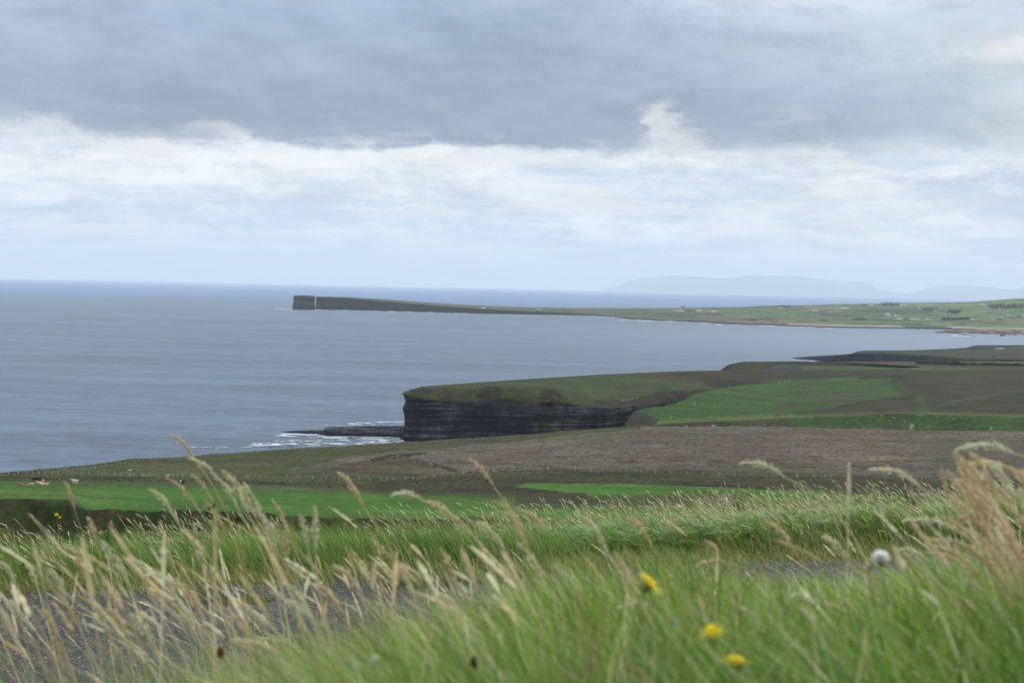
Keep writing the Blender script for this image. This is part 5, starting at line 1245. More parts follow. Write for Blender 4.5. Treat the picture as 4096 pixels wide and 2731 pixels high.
leafy_plant('leafy_shrub', 3470, 2.4, 0.47, 420, 0.20, 0.06, [A(104, 148, 88), A(150, 176, 136), A(84, 124, 66)], 'wide pale-leaved bush in the far verge beside the grey-green seedling')
leafy_plant('dock_plant', 2975, 2.4, 0.62, 90, 0.05, 0.08, [A(92, 108, 58), A(108, 92, 58)], 'thin dark dock plant standing above the far verge, right of centre')
leafy_plant('dock_plant', 868, 2.5, 0.55, 110, 0.06, 0.06, [A(96, 104, 58), A(116, 104, 70)], 'thin brownish dock plant below the dry thistle heads')

WD = [A(70, 110, 58) * GB, A(54, 92, 46) * GB, A(92, 130, 76) * GB]
leafy_plant('broad_leaf_weed', 3150, 0, 0.15, 50, 0.05, 0.045, WD, 'dark broad-leaved weed low in the bank grass right of the cup-shaped yellow flower', near=2.5)
leafy_plant('broad_leaf_weed', 2420, 0, 0.13, 40, 0.05, 0.040, WD, 'dark broad-leaved weed in the bank grass left of the yellow flowers', near=2.6)
leafy_plant('broad_leaf_weed', 3780, 0, 0.17, 50, 0.05, 0.045, WD, 'dark broad-leaved weed in the bank grass below the clump at the right edge', near=2.5)
# ------------------------------------------------------------------ fences, gate
M_post = plain('weathered_post', (0.30, 0.28, 0.25), 0.9, 0.25, 3.0); M_wpost = plain('pale_post', (0.46, 0.45, 0.42), 0.9, 0.15, 3.0); M_wire = plain('fence_wire', (0.25, 0.25, 0.26), 0.5, 0.1); M_dark = plain('dark_post', (0.03, 0.03, 0.03), 0.9, 0.1)
def ground_hit(trs, px_, py_):
    for dy in (0, 2, 4, 7, 11):
        for tr in trs:
            h_ = hit(tr, px_, py_ + dy)
            if h_ is not None: return h_
    return None
def post_mesh(hgt, r, name):
    v, f = tube([Vector((0, 0, -0.4)), Vector((0, 0, hgt * 0.6)), Vector((0, 0, hgt - 0.05)), Vector((0, 0, hgt))], [r, r * 0.97, r * 0.93, r * 0.55], 7)
    return v, f
def fence(label, pts, trs, mat, hgt=1.15, r=0.085, breaks=(), group='wire fences on the farmland'):
    hs = [h_ for h_ in (ground_hit(trs, a, b) for a, b in pts) if h_ is not None]
    root = empty('wire_fence', hs[0]); me = None; tops = []
    for k, h_ in enumerate(hs):
        if me is None:
            v, f = post_mesh(hgt, r, 'post'); o = obj('post', v, f, mat, root, True); me = o.data
        else:
            o = bpy.data.objects.new('post', me); C.objects.link(o); o.parent = root
        o.location = tuple(h_ - hs[0]); sc_ = random.uniform(0.85, 1.12)
        o.scale = (random.uniform(0.75, 1.1), random.uniform(0.8, 1.1), sc_)
        o.rotation_euler = (random.gauss(0, 0.04), random.gauss(0, 0.05), random.uniform(0, 3))
    parts = []
    for lv in (0.35, 0.7, 1.02):
        for k in range(len(hs) - 1):
            a, b = hs[k] - hs[0], hs[k + 1] - hs[0]
            if np.linalg.norm(a - b) > 45: continue
            parts.append(tube([Vector(a) + Vector((0, 0, lv * hgt)), Vector((a + b) / 2) + Vector((0, 0, lv * hgt - 0.04)), Vector(b) + Vector((0, 0, lv * hgt))], 0.004, 3))
    v, f = merge(parts); obj('wire', v, f, M_wire, root)
    tag(root, label, 'fence', None)
    return root
pts = [(115,1887),(135,1886),(152,1886),(168,1885),(195,1884),(242,1883),(262,1884),(287,1885),(310,1882),(332,1880),(380,1873),(404,1871),(424,1868),(468,1862),(480,1858)]
x_ = 505
while x_ < 1560:
    pts.append((x_, float(np.interp(x_, [500, 700, 1000, 1500, 1650], [1852, 1841, 1812, 1783, 1771])))); x_ += random.choice([14, 24, 30, 33, 36, 40])
fence('weathered post and wire fence along the cliff edge above the sea at left', [(5,1898),(35,1893),(60,1891),(90,1889)] + pts, [T_coast], M_post)
fence('short run of fence posts on the moor edge in front of the dark cliff', [(1747,1765),(1770,1764),(1789,1763),(1808,1762),(1826,1761),(1847,1760),(1866,1759),(1883,1758),(1905,1757),(1930,1756)], [T_coast], M_post, 0.9)
B1 = [(8,1901),(35,1899),(72,1897),(106,1897),(130,1897),(155,1898),(182,1899),(207,1899),(234,1900),(263,1900),(295,1901),(327,1901),(358,1900),(390,1900),(421,1901),(457,1902),(484,1903),(519,1905),(535,1905)]
fence('pale post and wire fence behind the grazing cattle, left of the metal gate', B1, [T_coast], M_wpost)
B2 = [(604,1909),(692,1911),(708,1911),(730,1911),(764,1912),(805,1913),(851,1913),(892,1914),(938,1914),(990,1914),(1041,1914),(1096,1915),(1145,1915),(1197,1915),(1251,1915),(1305,1917),(1354,1917),(1438,1919),(1479,1920),(1524,1922),(1547,1922),(1573,1922),(1621,1920),(1652,1918),(1675,1917),(1700,1914),(1736,1910),(1775,1900),(1813,1898),(1852,1896),(1900,1888),(1934,1886),(1953,1886),(1975,1885),(2015,1881),(2055,1880),(2100,1880),(2150,1880),(2190,1880),(2195,1880),(2240,1880),(2300,1882),(2363,1884),(2407,1885),(2453,1886),(2478,1886),(2504,1887),(2543,1890),(2561,1891),(2621,1893),(2682,1895),(2746,1898),(2811,1900),(2873,1902),(2880,1902),(2938,1903),(3000,1905),(3065,1913),(3090,1912),(3131,1911),(3185,1908),(3192,1908),(3256,1908),(3300,1908),(3324,1908),(3374,1909),(3396,1909),(3464,1909),(3537,1911),(3613,1914),(3670,1916),(3687,1918),(3761,1920),(3835,1922),(3920,1924),(4000,1926),(4085,1928)]
fence('long white-posted wire fence along the foot of the heather moor', B2, [T_coast], M_wpost, 1.25, 0.09)
Cc = [(-60,1994),(37,1995),(99,1995),(160,1995),(220,1997),(277,1997),(290,2000),(297,2004),(305,2006),(312,2008),(320,2011),(339,2018),(371,2025),(425,2032),(486,2036),(547,2038),(611,2040),(675,2042),(745,2043),(812,2044),(876,2046),(1010,2051),(1080,2053),(1158,2058),(1234,2061),(1320,2064),(1400,2066),(1490,2067),(1572,2069),(1662,2070),(1751,2071),(1842,2072),(1929,2073),(2020,2074),(2114,2075),(2210,2076)]
fence('grey wire fence along the top of the gully bank, nearest to the road', [(a, b - 2) for a, b in Cc], [T_coast], M_post, 1.2, 0.075)
fence('short fence over the dark cove beside the cliff top', [(2484,1606),(2490,1605),(2496,1604),(2502,1603),(2510,1602),(2517,1600),(2523,1599),(2531,1597),(2547,1594)], [T_head], M_wpost, 1.1, 0.1)
fence('three distant posts at the back edge of the green hill field', [(3117,1532),(3139,1529),(3156,1527)], [T_field], M_wpost, 1.6, 0.13)
for (a, b, lb) in [(2918,1551,'lone pale post on the rim of the green hill field, above the cove'), (2778,1619,'lone white post in the middle left of the green hill field'), (2686,1676,'lone white post low on the green hill field near the broken rocks'), (3129,1671,'lone post on the crest of the green bluff')]:
    h_ = ground_hit([T_field], a, b)
    if h_ is None: continue
    v, f = post_mesh(1.5, 0.14, 'fence_post'); o = obj('fence_post', v, f, M_wpost, None, True); o.location = tuple(h_); tag(o, lb, 'post', 'lone posts on the hill field')
def gate():
    a = ground_hit([T_coast], 557, 1908); b = ground_hit([T_coast], 599, 1909); D_ = (b - a); L = float(np.linalg.norm(D_)); root = empty('field_gate', a, math.atan2(D_[1], D_[0]))
    fr_ = [tube([Vector((0.1, 0, z)), Vector((L, 0, z))], 0.035, 5) for z in (0.25, 0.5, 0.75, 1.0, 1.3)] + [tube([Vector((x, 0, 0.2)), Vector((x, 0, 1.35))], 0.04, 5) for x in (0.1, L * 0.5, L)] + [tube([Vector((0.1, 0.03, 0.25)), Vector((L * 0.5, 0.03, 1.3))], 0.03, 5)]
    v, f = merge(fr_); obj('bars', v, f, M_wire, root)
    v, f = post_mesh(1.6, 0.14, 'gate_post'); obj('gate_post', v, f, M_dark, root, True)
    v, f = post_mesh(1.35, 0.12, 'gate_post'); o = obj('gate_post', v, f, M_post, root, True); o.location = (L + 0.15, 0, 0)
    tag(root, 'grey metal field gate in the fence behind the cattle field', 'gate')
gate()
M_stone = plain('pale_stone', (0.30, 0.29, 0.27), 0.9, 0.3, 1.5)
def boulder(px_, py_, trs, w_, d_, h__, label):
    p_ = ground_hit(trs, px_, py_); v = []; f = []; n = 12; m = 6
    for i in range(m + 1):
        for j in range(n):
            t = 2 * math.pi * j / n; a = math.pi / 2 * i / m; k = 1 + 0.25 * math.sin(3 * t + i) * random.random()
            v.append((w_ * math.cos(t) * math.cos(a) * k, d_ * math.sin(t) * math.cos(a) * k, h__ * math.sin(a) - 0.15))
    f = [(i*n+j, i*n+(j+1)%n, (i+1)*n+(j+1)%n, (i+1)*n+j) for i in range(m) for j in range(n)]
    o = obj('boulder', v, f, M_stone, None, True); o.location = tuple(p_); tag(o, label, 'boulder', 'pale stones on the farmland')
boulder(518, 1880, [T_coast], 1.0, 0.6, 0.45, 'pale flat boulder lying on the rough grass above the gate')
boulder(671, 1902, [T_coast], 0.8, 0.6, 0.5, 'pale boulder beside the fence right of the gate')
boulder(615, 1923, [T_coast], 0.35, 0.3, 0.3, 'small white stone at the back edge of the pasture')
boulder(631, 1917, [T_coast], 0.4, 0.3, 0.25, 'small white stone right of the pasture-edge stone')
boulder(238, 1915, [T_coast], 0.35, 0.3, 0.3, 'small white stone behind the cattle, near the white cow')
boulder(265, 1917, [T_coast], 0.25, 0.2, 0.2, 'smallest white stone just left of the white cow')
boulder(57, 1977, [T_coast], 0.55, 0.3, 0.15, 'flat white stone in the green pasture at far left')
boulder(3640, 1997, [T_coast], 0.3, 0.3, 0.25, 'white stone on the second green pasture')

# ------------------------------------------------------------------ cattle
def cow_mat(name, c, patchc=None, lo=0, hi=0, soft=0.05):
    m, t, b, out = new_mat(name); oc = t.node('ShaderNodeTexCoord').outputs['Object']; x, y, z = t.sep(oc)
    n = t.noise(oc, 3.0, 4, 0.6); k = t.lin(n, 0.3, 0.7, 0.8, 1.2); col = t.mix(1.0, tuple(c), t.xyz(k, k, k), 'MULTIPLY')
    if patchc is not None:
        xx = t.m('ADD', x, t.m('MULTIPLY', t.m('SUBTRACT', n, 0.5), 0.25)); f_ = t.m('MULTIPLY', t.sstep(xx, lo - soft, lo + soft), t.sstep(xx, hi + soft, hi - soft)); col = t.mix(f_, col, tuple(patchc))
    t.link(col, b.inputs['Base Color']); b.inputs['Roughness'].default_value = 0.85; b.inputs['Specular IOR Level'].default_value = 0.15
    return m
def cow(px_, py_, pose, mat, label, scale=1.0, rz=0.0, headmat=None):
    p_ = ground_hit([T_coast], px_, py_); root = empty('cow', p_, rz)
    # head towards -x; x along the body
    lie = pose == 'lying'
    bz = 0.62 if lie else 0.98
    vs = []; es = []; rs = []
    def add(p, r, par=None):
        vs.append((p[0] * scale, p[1] * scale, p[2] * scale)); rs.append((r * scale, r * scale))
        if par is not None: es.append((par, len(vs) - 1))
        return len(vs) - 1
    hip = add((0.70, 0, bz), 0.31); belly = add((0.1, 0, bz - 0.04), 0.37, hip); sh = add((-0.45, 0, bz), 0.32, belly)
    rump = add((0.98, 0, bz + 0.05), 0.20, hip)
    if pose == 'graze':
        nk = add((-0.90, 0, 0.86), 0.20, sh); hd_ = add((-1.16, 0, 0.48), 0.15, nk); mz = add((-1.32, 0, 0.12), 0.09, hd_)
        ear = [(-1.12, 0.2, 0.55), (-1.12, -0.2, 0.55)]
    else:
        nk = add((-0.85, 0, bz + 0.26), 0.20, sh); hd_ = add((-1.08, 0, bz + 0.42), 0.16, nk); mz = add((-1.42, 0, bz + 0.26), 0.09, hd_)
        ear = [(-1.02, 0.24, bz + 0.50), (-1.02, -0.24, bz + 0.50)]
    for e in ear: add(e, 0.045, hd_)
    if not lie:
        for sy in (-0.2, 0.2):
            j = random.uniform(-0.10, 0.10)
            a = add((-0.50 + j * 0.3, sy, 0.62), 0.12, sh); b = add((-0.50 + j, sy, 0.34), 0.075, a); add((-0.48 + j, sy, 0.02), 0.065, b)
            a = add((0.74 + j * 0.3, sy, 0.66), 0.16, hip); b = add((0.90 - j, sy, 0.40), 0.08, a); add((0.84 - j, sy, 0.02), 0.065, b)
    else:
        for sy in (-0.26, 0.26):
            a = add((-0.62, sy, 0.22), 0.12, sh); add((-0.95, sy, 0.08), 0.07, a)
            a = add((0.62, sy * 1.3, 0.26), 0.20, hip); add((0.30, sy * 1.7, 0.09), 0.08, a)
    me = bpy.data.meshes.new('body'); me.from_pydata(vs, es, []); me.materials.append(mat)
    o = bpy.data.objects.new('body', me); C.objects.link(o); o.parent = root
    mod = o.modifiers.new('skin', 'SKIN'); mod.use_smooth_shade = True
    for i, r in enumerate(rs): me.skin_vertices[0].data[i].radius = r
    me.skin_vertices[0].data[0].use_root = True
    sb = o.modifiers.new('sub', 'SUBSURF'); sb.levels = 2; sb.render_levels = 2
    x0 = 1.08 * scale
    v, f = tube([Vector((x0, 0, (bz + 0.12) * scale)), Vector((x0 + 0.1 * scale, 0, (bz - 0.2) * scale)), Vector((x0 + 0.06 * scale, 0.02, max(0.1, bz - 0.62) * scale))], [0.04 * scale, 0.03 * scale, 0.05 * scale], 6); obj('tail', v, f, mat, root, True)
    tag(root, label, 'cow', 'cattle in the green pasture'); return root
K_BLK = cow_mat('black_coat', (0.012, 0.011, 0.012)); K_BLT = cow_mat('belted_coat', (0.012, 0.011, 0.012), (0.55, 0.54, 0.5), -0.18, 0.28); K_BRN = cow_mat('brown_coat', (0.30, 0.13, 0.05)); K_WHT = cow_mat('white_coat', (0.50, 0.48, 0.43)); K_GRY = cow_mat('pale_grey_coat', (0.40, 0.38, 0.34))
K_TAN = cow_mat('tan_coat', (0.40, 0.23, 0.12)); K_CRM = cow_mat('cream_coat', (0.46, 0.32, 0.20), (0.52, 0.48, 0.42), 0.0, 0.6, 0.2); K_TW = cow_mat('white_tan_coat', (0.52, 0.48, 0.42), (0.42, 0.24, 0.12), 0.35, 2.0, 0.1)
cow(722, 1938, 'graze', K_BLT, 'black cow with a broad white belt, grazing alone right of the herd', 1.05, -0.1)
cow(146, 1925, 'graze', K_BLK, 'black cow grazing at the back edge of the pasture', 1.0, 0.15)
cow(85, 1944, 'lying', K_BRN, 'brown cow lying down, leftmost of the herd', 0.92, 0.1)
cow(125, 1944, 'graze', K_GRY, 'pale grey calf grazing between the two lying cows', 0.80, 0.3)
cow(172, 1933, 'graze', K_TAN, 'tan cow standing rump-on behind the cream cow that lies', 1.0, 1.9)
cow(162, 1942, 'lying', K_CRM, 'cream cow lying with head raised in front of the tan cow', 1.15, -0.05)
cow(184, 1941, 'lying', K_TW, 'white and tan calf lying just behind the cream cow', 0.8, 2.9)
cow(299, 1934, 'stand', K_WHT, 'white cow standing, rightmost of the herd group', 0.98, 0.1)
cow(301, 1940, 'graze', K_TAN, 'small tan calf standing in front of the white cow', 0.66, 0.05)

# ------------------------------------------------------------------ houses and trees on the peninsula
M_wall = plain('white_render', (0.55, 0.55, 0.53), 0.9, 0.08, 0.5); M_wall2 = plain('cream_render', (0.46, 0.40, 0.33), 0.9, 0.1, 0.5); M_stw = plain('grey_stone_wall', (0.20, 0.19, 0.18), 0.9, 0.2, 0.5); M_slate = plain('dark_slate', (0.035, 0.038, 0.048), 0.7, 0.2, 1.0); M_tin = plain('pale_tin_roof', (0.30, 0.31, 0.33), 0.6, 0.15, 0.5); M_glass = plain('window_dark', (0.02, 0.025, 0.03), 0.3, 0.1); M_door = plain('door_paint', (0.10, 0.06, 0.05), 0.6, 0.1)
def house(px_, py_, L, W_, hw, hr, rz, wall, roof, label, name='house', cat='house', chim=2):
    p_ = ground_hit([T_pen], px_, py_)
    if p_ is None: return
    root = empty(name, p_, rz)
    v, f = box(-L/2, L/2, -W_/2, W_/2, -3.0, hw); b = len(v)
    v += [(-L/2, 0, hw + hr), (L/2, 0, hw + hr)]; f = f[:1] + f[2:]
    f += [(4, 7, b), (5, b + 1, 6), ]
    obj('wall', v, f, wall, root)
    e = 0.35; t = 0.25
    rv = []; rf = []
    for s in (-1, 1):
        i = len(rv); y0 = s * (W_/2 + e); z0 = hw - e * hr / (W_/2) + 0.05
        rv += [(-L/2 - e, y0, z0), (L/2 + e, y0, z0), (L/2 + e, 0, hw + hr + 0.08), (-L/2 - e, 0, hw + hr + 0.08), (-L/2 - e, y0, z0 + t), (L/2 + e, y0, z0 + t), (L/2 + e, 0, hw + hr + 0.08 + t), (-L/2 - e, 0, hw + hr + 0.08 + t)]
        rf += [(i, i+1, i+2, i+3), (i+7, i+6, i+5, i+4), (i, i+4, i+5, i+1), (i+1, i+5, i+6, i+2), (i+3, i+7, i+4, i)]
    ro = obj('roof', rv, rf, roof, root)
    if chim:
        for k in range(chim):
            x = -L/2 + 0.6 if k == 0 else L/2 - 0.6
            v, f = box(x - 0.45, x + 0.45, -0.4, 0.4, hw + hr - 0.6, hw + hr + 1.3); obj('chimney', v, f, wall, ro)
    nw = max(2, int(L / 4))
    if cat == 'house':
        for k in range(nw):
            x = -L/2 + (k + 0.5) * L / nw
            if k == nw // 2:
                v, f = box(x - 0.5, x + 0.5, -W_/2 - 0.06, -W_/2 + 0.02, 0.0, 2.1); obj('door', v, f, M_door, root)
            else:
                v, f = box(x - 0.6, x + 0.6, -W_/2 - 0.05, -W_/2 + 0.02, 0.9, 2.2); obj('window', v, f, M_glass, root)
    else:
        v, f = box(-1.8, 1.8, -W_/2 - 0.06, -W_/2 + 0.02, 0.0, min(hw - 0.3, 3.4)); obj('door', v, f, M_door, root)
    tag(root, label, cat, 'farm buildings on the peninsula')
HS = [
 (3588,1264,17,9,4.6,4.0,0.5,M_wall,M_slate,'white house with dark slate roof, right of the pair by the plantation'),
 (3552,1264,13,9,4.6,4.2,-0.7,M_wall,M_tin,'white gabled house with pale roof, left of the pair by the plantation'),
 (3715,1280,16,9,4.2,4.0,0.6,M_wall,M_slate,'white house with dark roof at the right end of a row of sheds'),
 (3695,1281,9,6,2.8,2.0,0.5,M_wall,M_slate,'low white outhouse touching the white house by the sheds'),
 (3123,1234,14,8,4.0,3.6,0.3,M_wall,M_slate,'white cottage on the skyline fields, farthest left of the white houses'),
 (3683,1234,14,9,4.6,4.0,0.4,M_wall,M_slate,'small white house beside the dark conifers, upper right'),
 (3743,1245,13,8,4.2,3.6,0.2,M_wall2,M_slate,'grey-roofed house at the right end of the dark conifers'),
 (3798,1254,10,7,3.2,2.6,0.1,M_wall,M_tin,'low pale bungalow below the round clump of trees'),
 (3892,1281,14,9,4.4,4.0,0.6,M_wall,M_slate,'white house at the end of the dark hedge near the shore'),
 (3378,1236,30,8,3.2,2.6,0.05,M_wall2,M_tin,'long pinkish farmhouse on the brown field'),
 (3484,1225,18,8,3.4,2.8,0.1,M_wall2,M_tin,'pink-fronted house left of the skyline conifers'),
 (4037,1272,24,12,5.0,4.5,0.3,M_stw,M_stw,'grey barn by the shore fields at the right edge'),
 (4078,1273,16,9,4.4,4.0,0.3,M_stw,M_slate,'grey house with dark roof beside the grey barn'),
 (2733,1230,14,8,4.5,4.5,0.4,M_stw,M_stw,'pale ruined cottage standing on the skyline of the peninsula')]
for a in HS: house(*a)
SHD = [
 (3601,1280,18,9,2.8,2.2,M_tin,'pale low shed, leftmost of the row before the white house'),(3625,1281,22,10,2.6,2.0,M_slate,'dark shed second in the row before the white house'),(3659,1280,30,9,2.6,1.8,M_tin,'long pale shed in the row before the white house'),(3683,1279,16,8,3.0,2.0,M_slate,'dark shed next to the white house'),
 (3455,1224,24,10,3.4,2.6,M_slate,'blue-grey shed left of the pink house'),(3613,1222,22,9,3.0,2.4,M_tin,'pale shed right of the skyline conifers'),(3927,1220,20,9,3.0,2.2,M_tin,'pale shed left of the dark wood at the right edge'),
 (3261,1244,20,8,3.0,2.2,M_tin,'pale shed alone below the brown field'),(3290,1262,16,8,2.6,2.0,M_slate,'dark ruin shed, left of the pair in the middle fields'),(3303,1263,22,9,3.8,2.8,M_slate,'dark ruin shed, right of the pair in the middle fields'),
 (2718,1246,26,9,3.2,2.4,M_tin,'grey-blue shed below the ruined cottage'),(2796,1245,20,9,3.4,2.6,M_tin,'pale farm shed with white end in the middle of the peninsula'),(2780,1246,14,8,2.6,2.0,M_slate,'dark shed left of the pale farm shed'),(2856,1249,18,9,3.0,2.2,M_tin,'grey shed at the right end of the middle farm'),
 (1933,1235,12,7,3.0,2.0,M_tin,'small white shed low on the green cliff slope'),(2155,1240,12,7,2.6,1.8,M_tin,'small pale shed by the low shore'),(4002,1281,20,9,3.0,2.2,M_slate,'grey shed in the shore field at right'),(3775,1287,26,9,2.2,1.8,M_slate,'low grey ruins near the shore')]
for (a, b, L, W_, hw, hr, rf, lb) in SHD: house(a, b, L, W_, hw, hr, random.uniform(-0.2, 0.4), M_wall if rf is M_tin else M_stw, rf, lb, 'farm_shed', 'shed', 0)

M_fol = leaf_mat('dark_foliage', 0.2, 0.8); M_bark = plain('bark', (0.06, 0.05, 0.04), 0.9, 0.2)
def crown_mesh(hgt, wid, n, conifer, seed):
    rg = np.random.default_rng(seed); cl = rg.normal(0, 1, (16, 3)); cl /= np.linalg.norm(cl, axis=1)[:, None]
    t = rg.uniform(0, 1, n); a = rg.uniform(0, 2 * np.pi, n)
    if conifer:
        r = wid * (1 - t) ** 0.8 * rg.uniform(0.35, 1.05, n) * (0.75 + 0.25 * np.sin(t * 40)); z = hgt * (0.12 + 0.88 * t)
        c_ = np.stack([r * np.cos(a), r * np.sin(a), z], -1)
    else:
        c0 = cl[rg.integers(0, 16, n)] * rg.uniform(0.5, 0.85, (n, 1)); c_ = (c0 + rg.normal(0, 0.22, (n, 3))) * np.array([wid, wid, hgt * 0.42]) + np.array([0, 0, hgt * 0.6])
    d1 = rg.normal(0, 1, (n, 3)); d1 /= np.linalg.norm(d1, axis=1)[:, None]; d2 = np.cross(d1, rg.normal(0, 1, (n, 3))); d2 /= np.linalg.norm(d2, axis=1)[:, None]
    s_ = wid * 0.16 * rg.uniform(0.6, 1.3, (n, 1))
    V = np.stack([c_ - d1 * s_, c_ + d2 * s_ * 0.6, c_ + d1 * s_, c_ - d2 * s_ * 0.6], 1).reshape(-1, 3)
    col = np.repeat(np.array([A(56, 74, 52)]) * rg.uniform(0.6, 1.4, (n, 1)), 4, 0)
    return V, np.arange(n * 4).reshape(-1, 4), col
CR = []
def tree(px_, py_, hgt, wid, conifer, label, group):
    p_ = ground_hit([T_pen], px_, py_)
    if p_ is None: return
    root = empty('conifer_tree' if conifer else 'tree', p_, random.uniform(0, 6))
    key = (conifer, random.randint(0, 3)); k = [m for m in CR if m[0] == key]
    if not k:
        V, Fq, col = crown_mesh(1.0, 0.32 if conifer else 0.5, 420, conifer, 7 + key[1] + 10 * conifer)
        o = mesh_np('crown', V, Fq, M_fol, col, root, False); v, f = tube([Vector((0, 0, -0.1)), Vector((0.01, 0, 0.3)), Vector((0, 0.01, 0.7))], [0.03, 0.022, 0.008], 6); o2 = obj('trunk', v, f, M_bark, root, True)
        CR.append((key, o, o2))
    else:
        o = k[0][1].copy(); C.objects.link(o); o.parent = root; o2 = k[0][2].copy(); C.objects.link(o2); o2.parent = root
    root.scale = (wid / 0.4, wid / 0.4, hgt)
    tag(root, label, 'tree', group)
def wood(x0, x1, y0, y1, n, h0, h1, label, group, conifer=True):
    for k in range(n):
        x = x0 + (x1 - x0) * (k + random.uniform(0.1, 0.9)) / n; tree(x, y0 + (y1 - y0) * random.random(), random.uniform(h0, h1), random.uniform(3.5, 6.5), conifer, label, group)
wood(3525, 3600, 1221, 1224, 16, 11, 17, 'dark conifer in the skyline grove above the plantation', 'conifers of the skyline grove')
wood(3688, 3748, 1241, 1245, 15, 10, 15, 'dark tree in the clump between the white house and grey-roofed house', 'trees of the clump by the white house')
wood(3793, 3840, 1252, 1256, 12, 10, 15, 'dark tree in the rounded clump above the pale bungalow', 'trees of the rounded clump', False)
wood(3955, 4120, 1232, 1238, 40, 15, 24, 'tall dark conifer in the wood at the right edge', 'conifers of the wood at the right edge')
wood(3770, 3885, 1279, 1282, 18, 5, 9, 'dark bushy tree in the long hedge left of the shore house', 'trees of the shore hedge', False)
wood(3100, 3165, 1227, 1229, 7, 5, 8, 'small dark tree behind the white skyline cottage', 'trees behind the skyline cottage', False)
wood(2748, 2775, 1245, 1247, 4, 4, 7, 'small dark tree between the middle farm sheds', 'trees of the middle farm', False)
wood(3420, 3465, 1279, 1282, 7, 4, 7, 'low dark bush in the brown shore field', 'bushes of the brown shore field', False)
# hedge bushes on the low coast
def bush(px_, py_, trs, w_, h__, label, group):
    p_ = ground_hit(trs, px_, py_)
    if p_ is None: return
    V, Fq, col = crown_mesh(h__, w_, 260, False, random.randint(0, 9999)); V[:, 2] -= h__ * 0.15
    o = mesh_np('hedge_bush', V, Fq, M_fol, col, None, False); o.location = tuple(p_); tag(o, label, 'bush', group)
for k in range(26): bush(3672 + k * 7.6 + random.uniform(-2, 2), 1455 + k * 0.22, [T_low], random.uniform(2.5, 4.2), random.uniform(2.2, 3.6), 'dark hedge bush in the long row behind the far green strip', 'bushes of the long hedge row')
for k in range(14): bush(3900 + k * 15 + random.uniform(-4, 4), 1461 + k * 0.2, [T_low], random.uniform(2.0, 4.5), random.uniform(2.0, 3.2), 'dark hedge bush in the gappy row at the right edge', 'bushes of the gappy hedge row')

# ------------------------------------------------------------------ surf
M_foam = plain('sea_foam', (0.50, 0.53, 0.56), 0.9, 0.1, 0.5)
FV = []
def foam(x0, y0, x1, y1, th, thr, seed, cw=3.0, ch=0.8):
    nx_ = max(2, int((x1 - x0) / cw)); ny_ = max(1, int(th / ch))
    for i in range(nx_):
        for j in range(ny_):
            x = x0 + (x1 - x0) * i / nx_; y = y0 + (y1 - y0) * i / nx_ - th / 2 + th * j / ny_
            e = 1 - abs((j + 0.5) / ny_ * 2 - 1)
            n_ = float(fbm(np.array([x * 0.03]), np.array([y * 0.40]), 1.0, 4, seed)[0]) + 0.35 * e
            if n_ > thr: FV.extend(Psea([x, x + cw * 1.02, x + cw * 1.02, x], [y, y, y + ch * 1.02, y + ch * 1.02], 0.25))
for a in [(1128,1734,1300,1740,5,-0.05),(1200,1722,1290,1723,4,0.0),(1262,1738,1290,1742,9,-0.3),(1290,1748,1600,1750,7,-0.05),(1380,1752,1600,1757,12,0.12),(1390,1694,1612,1686,8,0.18),(1050,1740,1300,1748,10,0.42),(1000,1778,1600,1772,16,0.30),(700,1790,1200,1782,10,0.62),(1450,1768,1615,1762,8,0.15),(1100,1765,1400,1762,12,0.45),(1300,1700,1500,1698,8,0.42)]:
    foam(*a, 501, 2.0, 0.6)
for a in [(1095,1236,1166,1237.4,2.2,0.1),(1262,1238,1300,1239,1.6,0.0),(1374,1241,1396,1242,2.2,-0.2),(1500,1244.5,1512,1245,1.6,-0.2),(1555,1245.5,1575,1246,2,-0.2),(1630,1247,1640,1247.3,2,-0.2),(1712,1249,1736,1249.6,2.2,-0.2),(1820,1252,1832,1252.5,1.6,-0.2),(1848,1252.5,1864,1253,2,-0.2),(2450,1270,2600,1272,2.6,0.0),(2470,1278,2560,1280,2,0.2),(2560,1283,2700,1286,2.2,0.0),(2800,1291,2880,1293,2,0.0),(2862,1297,2884,1298,3,-0.3),(2900,1298.5,2960,1300,1.6,0.1),(3035,1302,3100,1304,2.4,-0.1),(3140,1306.5,3160,1307,1.6,-0.1),(3180,1308,3260,1310,1.6,0.1),(3300,1312.5,3330,1313.2,2.4,-0.3),(3808,1342,3885,1344.5,3,-0.15),(3215,1438,3300,1440,5,0.05),(3240,1443,3320,1446,4,0.0)]:
    foam(*a, 511, 2.0, 0.5)
FV = np.array(FV); fm = mesh_np('sea_foam', FV, np.arange(len(FV)).reshape(-1, 4), M_foam, smooth=False, kind='stuff')

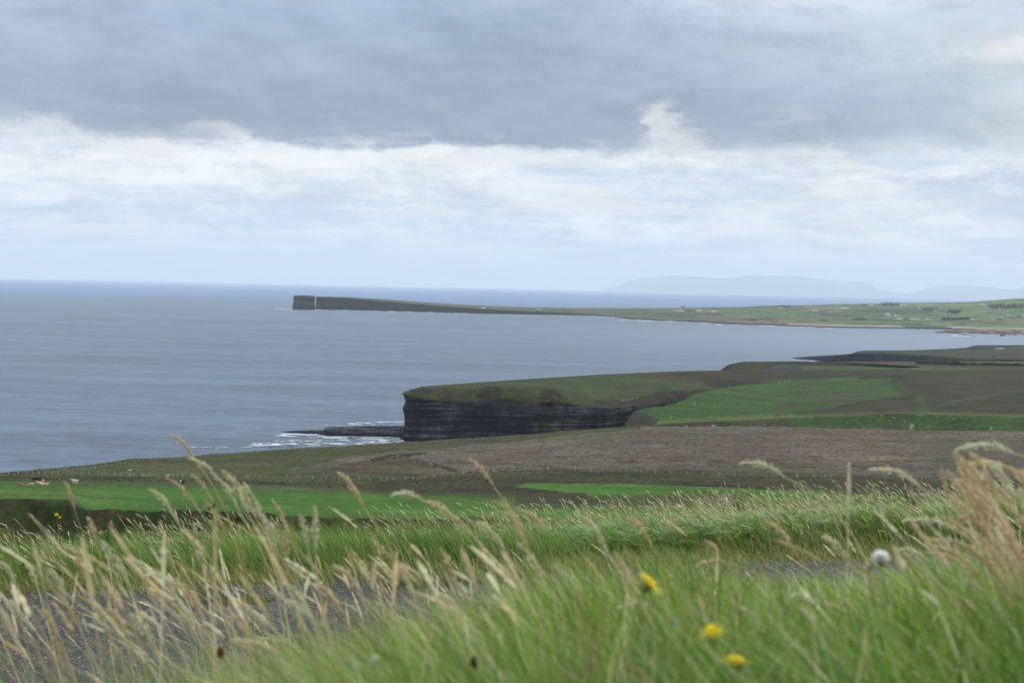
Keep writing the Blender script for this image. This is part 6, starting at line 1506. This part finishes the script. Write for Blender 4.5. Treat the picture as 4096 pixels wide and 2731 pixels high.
# rush tufts and heather clumps roughening the moor
def tufts(name, n, cond, hgt, wid, cols, seed):
    rg = np.random.default_rng(seed); out = []
    me = coast.data; Vc = np.empty(len(me.vertices) * 3, np.float32); me.vertices.foreach_get('co', Vc); Vc = Vc.reshape(-1, 3)
    qx, qy = proj(Vc.astype(float)); ok = np.where(cond(qx, qy) & (Vc[:, 1] > 480) & (qx > -200) & (qx < 4300))[0]
    ed = rg.choice(ok, n); base_ = Vc[ed] + np.stack([rg.normal(0, 1.0, n), rg.normal(0, 1.5, n), np.zeros(n)], -1)
    bx_, by_ = proj(base_.astype(float)); dd_ = np.minimum(linedist(bx_, by_, [(1555,1824),(1640,1838),(1760,1862),(1830,1886),(1940,1890)], 2.2), linedist(bx_, by_, [(1430,1848),(1540,1832),(1700,1812)], 2.2))
    base_[:, 2] -= 0.15 + 3.0 * (dd_ < 13)
    V = []; h_ = rg.uniform(0.6, 1.3, n) * hgt; w_ = rg.uniform(0.6, 1.4, n) * wid
    for k in range(3):
        a = rg.uniform(0, np.pi, n); dx = np.cos(a) * w_; dy = np.sin(a) * w_; tx_ = rg.normal(-0.1, 0.15, n)
        V.append(np.stack([base_ + np.stack([-dx * .6, -dy * .6, 0 * dx], -1), base_ + np.stack([dx * .6, dy * .6, 0 * dx], -1), base_ + np.stack([dx * .8 + tx_, dy * .8, h_ * rg.uniform(.5, 1, n)], -1), base_ + np.stack([-dx * .5 + tx_, -dy * .5, h_], -1)], 1))
    V = np.concatenate(V).reshape(-1, 3); cc = np.array(cols)[rg.integers(0, len(cols), n)] * rg.uniform(0.75, 1.25, (n, 1)); cc = np.tile(np.repeat(cc, 4, 0), (3, 1))
    return mesh_np(name, V, np.arange(len(V)).reshape(-1, 4), M_lf2, cc, smooth=False, kind='stuff')
inmoor = lambda x, y: inpoly(x, y, [(1150,1880),(1350,1835),(1560,1808),(1750,1795),(2050,1765),(2350,1735),(2560,1712),(4300,1712),(4300,1905),(3600,1900),(3000,1886),(2500,1872),(1900,1882),(1500,1862)])
tufts('heather', 22000, inmoor, 0.20, 0.42, [MOOR * 1.7, MOOR * 1.2, A(122, 112, 96) * 1.5, A(92, 88, 62) * 1.4], 3)
tufts('rushes', 7000, lambda x, y: (y < np.interp(x, [0, 1000, 1600, 2000, 2400], [1920, 1938, 1960, 2000, 2005])) & ~inmoor(x, y) & ~inpoly(x, y, [(2060,1942),(2110,1930),(2500,1935),(2900,1948),(4300,1985),(4300,2040),(2250,1966)]), 0.26, 0.3, [A(76, 80, 44) * 1.5, A(96, 92, 58) * 1.5, A(58, 62, 36) * 1.5], 5)

# ------------------------------------------------------------------ air
hb = bpy.data.materials.new('haze_air'); hb.use_nodes = True
ht = NT(hb.node_tree); ht.n.clear()
ho = ht.node('ShaderNodeOutputMaterial'); hv = ht.node('ShaderNodeVolumePrincipled')
hv.inputs['Color'].default_value = (0.86, 0.95, 1.0, 1); hv.inputs['Density'].default_value = 2.8e-5; hv.inputs['Anisotropy'].default_value = 0.0
ht.link(hv.outputs[0], ho.inputs['Volume'])
v, f = box(-52000, 52000, -600, 82500, -4, 1150)
hz = obj('haze', v, f, hb); hz['kind'] = 'stuff'; hz['label'] = 'pale blue sea haze fading the far hills'
